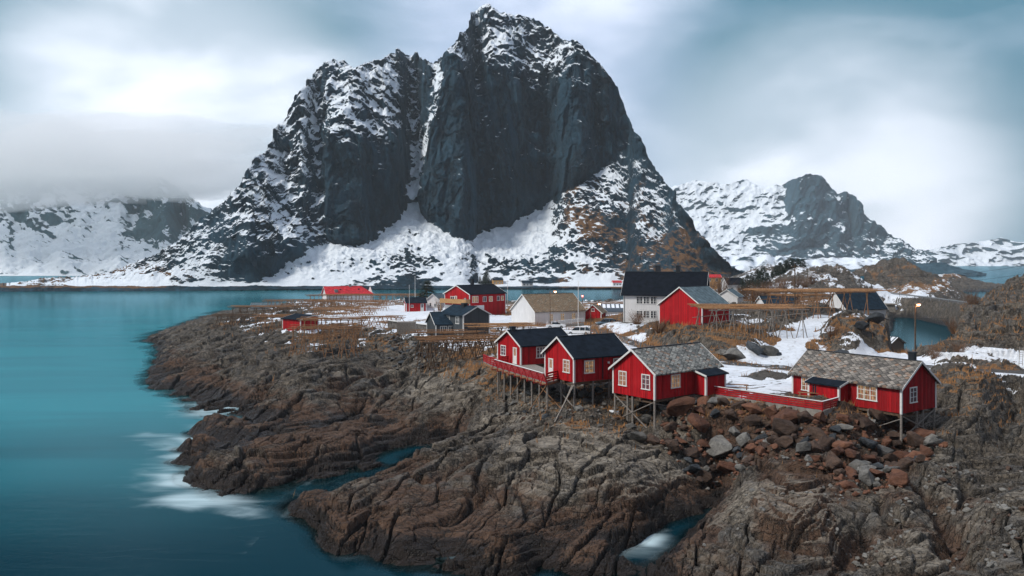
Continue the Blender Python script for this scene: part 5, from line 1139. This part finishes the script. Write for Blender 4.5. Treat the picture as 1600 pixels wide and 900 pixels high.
# concrete bridge piers by the causeway
for px, lab in ((1359, 'left of two pale concrete piers at the causeway foot'), (1383, 'right of two pale concrete piers at the causeway foot')):
    t = thing('bridge_pier', lab, 'pier', (atZ(px, 492, .3)[0], atZ(px, 492, .3)[1]-4, 0)); MB().poly([(-2, -1.5, 0), (2, -1.5, 0), (1.5, -1.2, 4.6), (-1.5, -1.2, 4.6)]).build('shaft', M['concrete'], t)
    o = t.children[0]; me = o.data; bm = bmesh.new(); bm.from_mesh(me); r = bmesh.ops.extrude_face_region(bm, geom=bm.faces[:]); bmesh.ops.translate(bm, vec=(0, 3, 0), verts=[v for v in r['geom'] if isinstance(v, bmesh.types.BMVert)]); bmesh.ops.recalc_face_normals(bm, faces=bm.faces[:]); bm.to_mesh(me); bm.free()
    MB().box(-2.2, 2.2, -1.6, 2.2, 4.6, 5.1).build('cap', M['concrete'], t)
# guard rail along the causeway
t = thing('guard_rail', 'grey steel guard rail along the causeway road', 'guard rail', atZ(1350, 452, 8)); a = Vector(t.location); pr = [Vector(atZ(*p)) for p in ((1350, 454, 8), (1400, 461.5, 8), (1460, 468.5, 8), (1540, 480, 8))]
for i, (p, q) in enumerate(zip(pr, pr[1:])):
    MB().bar(p-a+Vector((0, -3.2, .7)), q-a+Vector((0, -3.2, .7)), .08, .3).build('rail', M['steel'], t)
    for k in range(5): w = p.lerp(q, k/5)-a+Vector((0, -3.2, 0)); MB().box(w.x-.08, w.x+.08, w.y-.05, w.y+.05, w.z-.4, w.z+.75).build('rail_post', M['steel'], t)
t = thing('road_sign', 'small blue road sign where the causeway leaves the knoll', 'road sign', atY(1347, 449, 400)); MB().pole((0, 0, -.5), (0, 0, 4.6), .12, .12, 6).build('post', M['steel'], t); MB().box(-.9, .9, -.16, -.1, 2.4, 5.6).build('sign_plate', simple('blue_sign', (.02, .16, .24), .5, .05), t)
t = thing('ladder', 'leaning grey ladder at the right edge against the hill', 'ladder', atY(1592, 571, 103), 0)
for k in (0, .45): MB().pole((k, 0, 0), (k+.75, 1.0, 2.3), .035, .03, 5).build('rail', M['wood'], t)
for i in range(8): z = .25+i*.27; MB().pole((z*.32, z*.43, z), (z*.32+.45, z*.43, z), .022, .022, 5).build('rung', M['wood'], t)
for px, py, lab in ((1460, 561, 'leftmost of the snow poles by the hill road'), (1519, 581, 'orange marker pole at the roadside right of the brown slate cabin'), (1395, 553, 'short grey post beside the pool edge')):
    t = MB().pole((0, 0, -.2), (0, 0, 2.0 if px > 1500 else 1.0), .04, .03, 6).build('marker_pole', M['tanwood'] if px > 1500 else M['darkwood']); t.location = atY(px, py, 105); t.location.z = ground(t.location.x, t.location.y); tag(t, lab, 'marker pole')
t = thing('rope_winch', 'small dark winch frame at the edge of the pool', 'winch', atY(1436, 553, 125)); t.location.z = ground(t.location.x, t.location.y)-.05
MB().bar((-.7, 0, 0), (-.3, 0, 1.3), .09).bar((.7, 0, 0), (.3, 0, 1.3), .09).bar((-.5, 0, .75), (.5, 0, .75), .08).build('frame', M['black'], t); MB().pole((-.35, 0, .55), (.35, 0, .55), .25, .25, 12).build('drum', M['wood'], t)

# ------------------------------------------------------------------ boulders
def rock_mesh(seed, flat=1.0):
    rr = random.Random(seed); bm = bmesh.new()
    for i in range(15):
        v = Vector((rr.gauss(0, 1), rr.gauss(0, 1), rr.gauss(0, 1))).normalized(); v = Vector((v.x*rr.uniform(.8, 1), v.y*rr.uniform(.7, .9), v.z*rr.uniform(.55, .75)*flat)); bm.verts.new(v)
    bmesh.ops.convex_hull(bm, input=bm.verts[:]); bmesh.ops.dissolve_limit(bm, angle_limit=R(12), verts=bm.verts[:], edges=bm.edges[:])
    for v in [v for v in bm.verts if not v.link_faces]: bm.verts.remove(v)
    bmesh.ops.bevel(bm, geom=bm.edges[:], offset=.07, segments=2, affect='EDGES', profile=.6); bmesh.ops.triangulate(bm, faces=bm.faces[:])
    bmesh.ops.subdivide_edges(bm, edges=[e for e in bm.edges if e.calc_length() > .35], cuts=2, use_grid_fill=True); bmesh.ops.triangulate(bm, faces=bm.faces[:])
    from mathutils import noise
    for v in bm.verts: v.co += v.co.normalized()*(.06*noise.noise(v.co*2.6+Vector((seed, 0, 0)))+.03*noise.noise(v.co*7+Vector((0, seed, 0))))
    me = bpy.data.meshes.new('boulder'); bm.to_mesh(me); bm.free(); return me
def rockmat(name, a, b, c2):
    s = NT(name); p = s.pos(obj=True); oi = s.N('ShaderNodeObjectInfo').outputs['Random']; g = s.pos()
    c = s.mix(s.sstep(.3, .7, s.noise(g, 1.6, 6, .65, .5)), a, b); c = s.mix(s.math('MULTIPLY', s.sstep(.5, .72, s.noise(g, 6, 5, .7)), .5), c, c2); c = s.mix(s.math('MULTIPLY', oi, .6), c, tuple(k*.45 for k in a))
    return s.done(c, .88, s.bump(s.math('ADD', s.noise(g, 9, 6, .7), s.math('MULTIPLY', s.voro(s.pos((1, 1, 2.5)), 1.8, 'DISTANCE_TO_EDGE'), 1.2)), .7, .08), .25)
RM = [rockmat('rusty_boulder', (.085, .038, .025), (.19, .088, .052), (.27, .14, .09)), rockmat('dark_brown_boulder', (.045, .030, .024), (.11, .07, .05), (.17, .11, .08)), rockmat('grey_boulder', (.10, .098, .092), (.23, .22, .20), (.32, .31, .29)), rockmat('blue_black_boulder', (.03, .036, .042), (.08, .09, .10), (.16, .16, .16))]
ROCKS = [[rock_mesh(i*4+k) for i in range(9)] for k in range(4)]
for k in range(4):
    for me in ROCKS[k]:
        me.materials.append(RM[k])
        for p in me.polygons: p.use_smooth = False
def boulder(x, y, s, k, rr, label, group, lift=.1, flat=False):
    o = bpy.data.objects.new('boulder', rr.choice(ROCKS[k])); COL.objects.link(o)
    f = rr.uniform(.5, .8) if flat else rr.uniform(.75, 1.0)
    o.scale = (s*rr.uniform(.85, 1.2), s*rr.uniform(.75, 1.1), s*f); o.rotation_euler = (rr.uniform(-.5, .5), rr.uniform(-.5, .5), rr.uniform(0, 6.28)); o.location = (x, y, ground(x, y)+s*lift)
    tag(o, label, 'boulder', group); return o
LB = ['rusty brown angular boulder in the rubble slope under the red terrace railing', 'dark brown angular boulder in the rubble slope under the red terrace railing', 'pale grey boulder in the rubble slope under the red terrace railing', 'blue black boulder in the rubble slope under the red terrace railing']
rr = random.Random(11); placed = []; tries = 0
def near(x, y, s): return any((x-a)**2+(y-b)**2 < ((s+c)*.56)**2 for a, b, c in placed)
while len(placed) < 205 and tries < 14000:
    tries += 1; Y = rr.uniform(63, 84); px = rr.uniform(1035, 1475); x = (px-800)/F*Y; z = ground(x, Y); py = HORIZ+(EYE-z)*F/Y
    lo = poly([(1035, 700), (1100, 760), (1160, 735), (1220, 700), (1290, 735), (1330, 780), (1390, 770), (1440, 720), (1475, 700)], px); hi = poly([(1035, 640), (1100, 630), (1290, 658), (1400, 660), (1475, 690)], px)
    if not (hi < py < lo): continue
    n_ = len(placed); s = rr.uniform(1.2, 1.8) if n_ < 22 else rr.uniform(.8, 1.15) if n_ < 90 and tries < 4500 else rr.uniform(.42, .75)
    if near(x, Y, s): continue
    placed.append((x, Y, s)); k = rr.choices([0, 1, 2, 3], [3.6, 4.4, 1.9, 1.3])[0]; boulder(x, Y, s, k, rr, LB[k], 'boulders of the rubble slope', .42)
def distinct(objs, what, order=('fore', None)):
    """word each label by look, then by order from the left among its likes"""
    by = {}
    for o, lab in objs: by.setdefault(lab, []).append(o)
    words = ['first', 'second', 'third', 'fourth', 'fifth', 'sixth', 'seventh', 'eighth', 'ninth', 'tenth', 'eleventh', 'twelfth', 'thirteenth', 'fourteenth', 'fifteenth', 'sixteenth', 'seventeenth', 'eighteenth', 'nineteenth', 'twentieth', 'twenty-first', 'twenty-second', 'twenty-third', 'twenty-fourth', 'twenty-fifth', 'twenty-sixth', 'twenty-seventh', 'twenty-eighth', 'twenty-ninth', 'thirtieth']
    for lab, l in by.items():
        l.sort(key=lambda o: o.location.x/o.location.y)
        for i, o in enumerate(l): o['label'] = lab if len(l) == 1 else (words[i]+' from left, '+lab if i < 30 else lab)
PLACED = [o for o in COL.objects if o.get('group') == 'boulders of the rubble slope']
def zone(o):
    x, y, z = o.location; px = 800+F*x/y; py = HORIZ+(EYE-z)*F/y
    hz = 'below the grey slate cabin' if px < 1100 else 'under the left half of the railing' if px < 1195 else 'under the right half of the railing' if px < 1310 else 'beside the right cabin stilts'
    edge = poly([(1035, 660), (1100, 675), (1200, 680), (1300, 695), (1475, 705)], px)
    return ('high ' if py < edge else 'low ')+hz
objs = []
for o in PLACED:
    k = LB.index(o['label']); s_ = o.scale[0]; objs.append((o, ('big ' if s_ > 1.15 else 'medium ' if s_ > .65 else 'small ')+['rusty', 'dark brown', 'pale grey', 'blue black'][k]+' boulder '+zone(o)))
distinct(objs, '')
placed = []; tries = 0
while len(placed) < 52 and tries < 4000:      # dark stone bank below the plank bin
    tries += 1; px = rr.uniform(606, 690); Y = rr.uniform(122, 156); x = (px-800)/F*Y; z = ground(x, Y); py = HORIZ+(EYE-z)*F/Y
    if not (521 < py < 575) or px > 612+ (py-521)*.0+75: continue
    s = rr.uniform(.5, 1.15)
    if near(x, Y, s*.9): continue
    placed.append((x, Y, s)); k = rr.choices([3, 2], [4, 1])[0]; boulder(x, Y, s, k, rr, ['', '', 'grey slab in the dark stone bank below the plank bin', 'blue black slab in the dark stone bank below the plank bin'][k], 'slabs of the dark stone bank', .15, True)
for px, py, Z, s, k, lab in ((1128, 549, 9.3, 1.1, 2, 'leftmost big grey boulder in the grass under the barn rack'), (1147, 556, 9.0, 2.0, 2, 'tall pale boulder left of centre under the barn rack'), (1178, 552, 9.1, 1.9, 3, 'widest dark boulder under the barn rack'), (1199, 551, 9.2, 1.7, 2, 'grey boulder right of the widest dark one under the barn rack'),
                             (1215, 553, 9.0, .9, 3, 'small dark boulder at the edge of the snowy path'), (1060, 552, 9.0, 1.0, 2, 'grey boulder below the barn stilts'), (1318, 553, 9, 1.5, 3, 'black boulder in dead grass right of the snowy path'), (1345, 528, 10, 1.6, 3, 'dark upright boulder below the knoll rack'),
                             (1364, 524, 10, 1.8, 3, 'broad dark boulder at the right end of the knoll'), (938, 663, 5.5, .45, 2, 'single pale boulder on the slab left of the centre cabin posts'), (1010, 650, 6, .9, 2, 'pale block under the centre cabin'), (985, 655, 6, .8, 2, 'grey block under the left corner of the centre cabin'),
                             (1020, 700, 4, 1.1, 1, 'brown rounded boulder at the foot of the centre cabin post'), (995, 700, 4, 1.3, 2, 'long grey boulder left of the centre cabin post foot')):
    x, y, _ = atZ(px, py, Z); boulder(x, y, s, k, rr, lab, 'single boulders on the grassy ground', .25)
placed = []
tries = 0
while len(placed) < 26 and tries < 2000:       # loose stones under the left cabins
    tries += 1; px = rr.uniform(800, 960); Y = rr.uniform(82, 98); x = (px-800)/F*Y; z = ground(x, Y); py = HORIZ+(EYE-z)*F/Y; s = rr.uniform(.3, .8)
    if not (600 < py < 655) or near(x, Y, s): continue
    placed.append((x, Y, s)); boulder(x, Y, s, rr.choice([2, 3]), rr, 'grey stone lying under the stilts of the two black roofed cabins', 'stones under the left cabins')

distinct([(o, ('pale grey' if 'grey slab' in o['label'] else 'blue black')+(' large' if o.scale[0] > .8 else ' small')+' slab in the stone bank below the plank bin') for o in COL.objects if o.get('group') == 'slabs of the dark stone bank'], '')
distinct([(o, ('large' if o.scale[0] > .6 else 'small')+(' grey' if o.data in ROCKS[2] else ' dark')+' stone under the stilts of the two black roofed cabins') for o in COL.objects if o.get('group') == 'stones under the left cabins'], '')
def build_rubble():
    rs = np.random.RandomState(9); V = []; Fc = []; MI = []; off = 0; rr = random.Random(31)
    zones = [((1035, 1475), (62, 85), 900, (.12, .42)), ((1330, 1600), (48, 70), 260, (.12, .4)), ((600, 690), (122, 156), 200, (.2, .5)), ((780, 1040), (78, 98), 240, (.12, .36)), ((1100, 1330), (55, 64), 60, (.1, .3))]
    for (pa, pb), (ya, yb), n, (sa, sb) in zones:
        k = 0; tr = 0
        while k < n and tr < n*30:
            tr += 1; Y = rr.uniform(ya, yb); px = rr.uniform(pa, pb); x = (px-800)/F*Y; z = ground(x, Y); py = HORIZ+(EYE-z)*F/Y
            if n == 900:
                lo = poly([(1035, 700), (1100, 770), (1160, 745), (1220, 715), (1290, 745), (1330, 790), (1390, 780), (1440, 730), (1475, 700)], px); hi = poly([(1035, 630), (1100, 622), (1290, 650), (1400, 655), (1475, 685)], px)
                if not hi < py < lo: continue
            elif n == 200 and not 519 < py < 578: continue
            elif n == 240 and not 605 < py < 665: continue
            elif n in (260, 60) and n2(np.array([x/3.5]), np.array([Y/3.5]), 98)[0] < .12: continue
            me = rr.choice(ROCKS[0]); co = np.array([v.co for v in me.vertices]); s_ = rr.uniform(sa, sb)*rr.uniform(.7, 1.1); R3 = np.array(Euler((rr.uniform(-.6, .6), rr.uniform(-.6, .6), rr.uniform(0, 6.3))).to_matrix())
            V.append((co*np.array([1, .9, .85])*s_) @ R3.T+np.array([x, Y, z+s_*.3])); Fc += [tuple(i+off for i in p.vertices) for p in me.polygons]; MI += [0 if n == 900 and rr.random() < .7 else rr.choice([1, 2, 2])]*len(me.polygons); off += len(co); k += 1
    me = bpy.data.meshes.new('rubble'); me.from_pydata(np.concatenate(V).tolist(), [], Fc); [me.materials.append(q) for q in (RM[0], RM[1], RM[2])]; me.polygons.foreach_set('material_index', np.array(MI, np.int32)); o = bpy.data.objects.new('rubble', me); COL.objects.link(o); o['kind'] = 'stuff'; o['label'] = 'small broken stones filling the gaps between the boulders'
build_rubble()
# ------------------------------------------------------------------ dead grass (nobody could count it)
def build_grass():
    rs = np.random.RandomState(4); n = 900000
    a = rs.uniform(-.72, .80, n); Y = np.exp(rs.uniform(np.log(60), np.log(235), n)); x = a*Y
    ci = np.clip(np.interp(a, T['cols'], np.arange(len(T['cols']))).astype(int), 0, len(T['cols'])-1); ri = np.clip(np.interp(Y, T['rows'], np.arange(len(T['rows']))).astype(int), 0, len(T['rows'])-1)
    g = T['gr'][ri, ci]; s = T['sn'][ri, ci]; clump = fbm2(x/1.1, Y/1.1, 3, 80)
    keep = (g+.5*clump > .52) & (s < .42) & (rs.rand(n) < .16); x, Y, ri, ci = x[keep], Y[keep], ri[keep], ci[keep]; h = T['h'][ri, ci]; cl = clump[keep]; k = len(x)
    hh = rs.uniform(.2, .5, k)*(1+.8*np.clip(cl, 0, 1))*(1+.5*(Y > 110)); w = rs.uniform(.02, .05, k)*(1+(Y-60)/120); t = rs.uniform(0, 6.28, k); lean = rs.uniform(.1, .6, k)*hh; lt = rs.normal(.6, 1.2, k)
    v = np.zeros((k, 3, 3)); v[:, 0] = np.stack([x-np.cos(t)*w, Y-np.sin(t)*w, h-.06], -1); v[:, 1] = np.stack([x+np.cos(t)*w, Y+np.sin(t)*w, h-.06], -1); v[:, 2] = np.stack([x+np.cos(lt)*lean, Y+np.sin(lt)*lean, h+hh], -1)
    me = bpy.data.meshes.new('dry_grass'); me.vertices.add(k*3); me.vertices.foreach_set('co', v.reshape(-1)); me.loops.add(k*3); me.loops.foreach_set('vertex_index', np.arange(k*3, dtype=np.int32)); me.polygons.add(k); me.polygons.foreach_set('loop_start', np.arange(0, 3*k, 3, dtype=np.int32)); me.update(calc_edges=True)
    s = NT('dead_grass_blades'); p = s.pos(); c = s.mix(s.noise(p, 1.2, 5, .7), (.16, .075, .028), (.55, .29, .12)); s.done(c, .9, None, .1); me.materials.append(s.m)
    o = bpy.data.objects.new('dry_grass', me); COL.objects.link(o); o['kind'] = 'stuff'; o['label'] = 'dead rust coloured grass on the banks between the houses'; print('blades', k)
build_grass()

# ------------------------------------------------------------------ trees and bushes
s = NT('fir_needles'); s.done(s.mix(s.noise(s.pos(), 1.5, 4, .6), (.012, .022, .018), (.05, .065, .045)), .9, None, .1); M['fir'] = s.m
s = NT('bare_twigs'); s.done(s.mix(s.noise(s.pos(), 1.5, 4, .6), (.09, .05, .032), (.24, .14, .085)), .9, None, .1); M['twig'] = s.m
def fir_mesh(seed):
    rr = random.Random(seed); v = []; f = []
    for i in range(520):
        z = rr.uniform(.08, 1)**.9; rad = (1-z)*.30*rr.uniform(.35, 1.15)+.02; t = rr.uniform(0, 6.28); c = Vector((math.cos(t)*rad, math.sin(t)*rad, z-rad*.25)); l = .05+.06*(1-z); d = Vector((math.cos(t), math.sin(t), -.35)).normalized(); sd = Vector((-d.y, d.x, 0)).normalized()*l*.45
        n = len(v); v += [c-sd, c+sd, c+d*l*1.5]; f.append((n, n+1, n+2))
    me = bpy.data.meshes.new('crown'); me.from_pydata([tuple(k) for k in v], [], f); me.materials.append(M['fir']); return me
def trunk_mesh():
    m = MB().pole((0, 0, -.03), (0, 0, .96), .025, .004, 6); me = bpy.data.meshes.new('trunk'); me.from_pydata(m.v, [], m.f); me.materials.append(M['darkwood']); return me
FIR = [fir_mesh(i) for i in range(4)]; TRK = trunk_mesh()
def fir(px, py, Y, h, label, group, w=1.):
    x, y, z = atY(px, py, Y); rr = random.Random(int(px*7+py)); z = min(z, ground(x, y)) if Y < 600 else z
    t = thing('fir_tree', label, 'fir tree', (x, y, z-.2), rr.uniform(0, 360), group); t.scale = (h*w, h*w, h)
    for nm, me in (('crown', rr.choice(FIR)), ('trunk', TRK)): o = bpy.data.objects.new(nm, me); COL.objects.link(o); o.parent = t
rr = random.Random(21)
G1 = 'firs behind the racks on the right'
for i, (px, py, Y, h) in enumerate(((1168, 462, 290, 8), (1175, 455, 330, 8), (1184, 452, 335, 9), (1192, 452, 330, 10), (1199, 456, 320, 8), (1213, 448, 360, 10), (1219, 447, 360, 11), (1228, 446, 365, 12), (1234, 445, 370, 13), (1240, 444, 372, 12), (1247, 443, 372, 12), (1254, 443, 376, 12), (1160, 466, 270, 7), (1188, 458, 310, 9), (1207, 452, 345, 8))):
    fir(px, py, Y, h, 'dark fir tree in the row behind the racks on the right', G1, 1.3)
distinct([(o, 'dark fir in the row behind the racks on the right') for o in COL.objects if o.get('group') == G1 and o.get('label')], '')
fir(667, 468, 262, 8, 'single round dark fir beside the white shed', None, 1.9)
for px, h in ((758, 9), (760.5, 12), (756, 7), (750, 6)): fir(px, 443, 655, h, 'tiny dark fir left of the ochre house', 'firs left of the ochre house', 1.2)
for i in range(26): fir(826+rr.uniform(-3, 12)*(1)+i*1.0, 441-i*.9+rr.uniform(-1, 1), 668+i*1.6, rr.uniform(6, 10), 'dark fir in the slanting wood above the pale house', 'firs above the pale house', 1.1)
distinct([(o, 'dark fir in the slanting wood above the pale house') for o in COL.objects if o.get('group') == 'firs above the pale house'], '')
distinct([(o, 'tiny dark fir left of the ochre house') for o in COL.objects if o.get('group') == 'firs left of the ochre house'], '')
def bush_mesh(seed, n=95, spread=.85):
    rr = random.Random(seed); m = MB()
    for i in range(n):
        t = rr.uniform(0, 6.28); r = rr.uniform(0, .18); a = Vector((math.cos(t)*r, math.sin(t)*r, 0)); e = Vector((math.cos(t)*rr.uniform(.1, spread), math.sin(t)*rr.uniform(.1, spread), rr.uniform(.25, 1.)))
        mid = a.lerp(e, .5)+Vector((rr.uniform(-.06, .06), rr.uniform(-.06, .06), .08)); k = len(m.v); w = .010
        for p in (a, mid, e): m.v += [tuple(p+Vector((w, 0, 0))), tuple(p+Vector((-w*.5, w*.8, 0))), tuple(p+Vector((-w*.5, -w*.8, 0)))]; w *= .6
        for q in (0, 3):
            for j in range(3): jj = (j+1) % 3; m.f.append((k+q+j, k+q+jj, k+q+3+jj, k+q+3+j))
        for _ in range(2):
            e2 = mid+Vector((rr.uniform(-.25, .25), rr.uniform(-.25, .25), rr.uniform(.1, .35))); k = len(m.v); m.v += [tuple(mid), tuple(mid+Vector((.008, .004, 0))), tuple(e2)]; m.f.append((k, k+1, k+2))
    me = bpy.data.meshes.new('branches'); me.from_pydata(m.v, [], m.f); me.materials.append(M['twig']); return me
BM = [bush_mesh(i) for i in range(3)]
def bush(px, py, Y, h, label, w=1., group=None):
    x, y, z = atY(px, py, Y); z = ground(x, y) if Y < 500 else z; o = bpy.data.objects.new('bare_bush', BM[int(px) % 3]); COL.objects.link(o); o.location = (x, y, z-.1); o.scale = (h*w, h*w, h); o.rotation_euler = (0, 0, px); tag(o, label, 'bush', group)
bush(995, 503, 160, 3.2, 'round brown bush at the front wall of the big white house', 1.1); bush(1183, 478, 200, 7, 'large bare brown tree behind the barn rack', .8); bush(1170, 476, 215, 6, 'bare brown tree right of the grey roofed house', .7); bush(1196, 474, 215, 6.5, 'bare brown tree left of the long rack legs', .7)
bush(688, 484, 225, 5, 'pale bare tree before the white shed', .5); bush(683, 498, 200, 2, 'low bare bush at the corner of the balcony house', 1.3); bush(780, 480, 215, 5, 'bare tree at the right end of the balcony house', .6); bush(1108, 452, 300, 7, 'bare brown tree behind the big white house gable', .8)
bush(1128, 462, 280, 8, 'wide bare brown tree between the orange house and the firs', .9); bush(1030, 536, 133, 3, 'bare bush under the left end of the barn', 1.0); bush(1300, 535, 122, 2.6, 'pale bare bush beside the snowy path', .9); bush(1460, 560, 112, 2.6, 'bare bush at the foot of the right hill', .8)
bush(1500, 545, 112, 2.2, 'low brown bush on the right hill above the road', 1.1); bush(1520, 470, 140, 3.2, 'dark bush on the crest of the right hill', .9); bush(1492, 520, 130, 3, 'brown bush on the left flank of the right hill', .9)
for i in range(9): bush(1150+i*15+rr.uniform(-4, 4), 466-i*1.2, 262+i*6, rr.uniform(4, 6), 'bare brown thicket tree in the hollow behind the racks', .9, 'thicket trees behind the racks')
distinct([(o, 'bare brown thicket tree in the hollow behind the racks') for o in COL.objects if o.get('group') == 'thicket trees behind the racks'], '')

# ------------------------------------------------------------------ cloud on the left range and on the shoulder of the peak
def cloud_bank(name, label, c, size, dens, seed, col=(1., 1., 1.)):
    from mathutils import noise
    bm = bmesh.new(); bmesh.ops.create_icosphere(bm, subdivisions=5, radius=1)
    for v in bm.verts:
        d = v.co.copy(); k = 1+.50*noise.fractal(d*1.7+Vector((seed, 0, 0)), 1., 2., 3)+.12*noise.noise(d*6+Vector((0, seed, 0))); v.co = Vector((d.x*size[0]*k, d.y*size[1]*k, d.z*size[2]*k))
    me = bpy.data.meshes.new(name); bm.to_mesh(me); bm.free(); o = bpy.data.objects.new(name, me); COL.objects.link(o); o.location = c; o['kind'] = 'stuff'; o['label'] = label
    m = bpy.data.materials.new(name); m.use_nodes = True; nt = m.node_tree; nt.nodes.clear(); out = nt.nodes.new('ShaderNodeOutputMaterial'); v = nt.nodes.new('ShaderNodeVolumePrincipled')
    v.inputs['Color'].default_value = (*col, 1); v.inputs['Density'].default_value = dens; v.inputs['Anisotropy'].default_value = .1; nt.links.new(v.outputs[0], out.inputs['Volume']); me.materials.append(m)
x, y, z = atY(80, 254, 1290)
cloud_bank('cloud', 'pale cloud bank hiding the heads of the left mountain range', (x, y, z), (400, 150, 66), .012, 3)

# ------------------------------------------------------------------ air
def build_haze():
    bm = bmesh.new(); bmesh.ops.create_cube(bm, size=1)
    for v in bm.verts: v.co = Vector((v.co.x*9000, 2600+v.co.y*6400, (v.co.z+.5)*1010-12))
    me = bpy.data.meshes.new('haze'); bm.to_mesh(me); bm.free(); o = bpy.data.objects.new('haze', me); COL.objects.link(o); o['kind'] = 'stuff'
    o['label'] = 'thin cold sea haze over the whole fjord'
    m = bpy.data.materials.new('haze'); m.use_nodes = True; nt = m.node_tree; nt.nodes.clear()
    out = nt.nodes.new('ShaderNodeOutputMaterial'); v = nt.nodes.new('ShaderNodeVolumePrincipled')
    v.inputs['Color'].default_value = (.90, .97, 1, 1); v.inputs['Density'].default_value = .00009; v.inputs['Anisotropy'].default_value = .2
    nt.links.new(v.outputs[0], out.inputs['Volume']); me.materials.append(m)
build_haze()
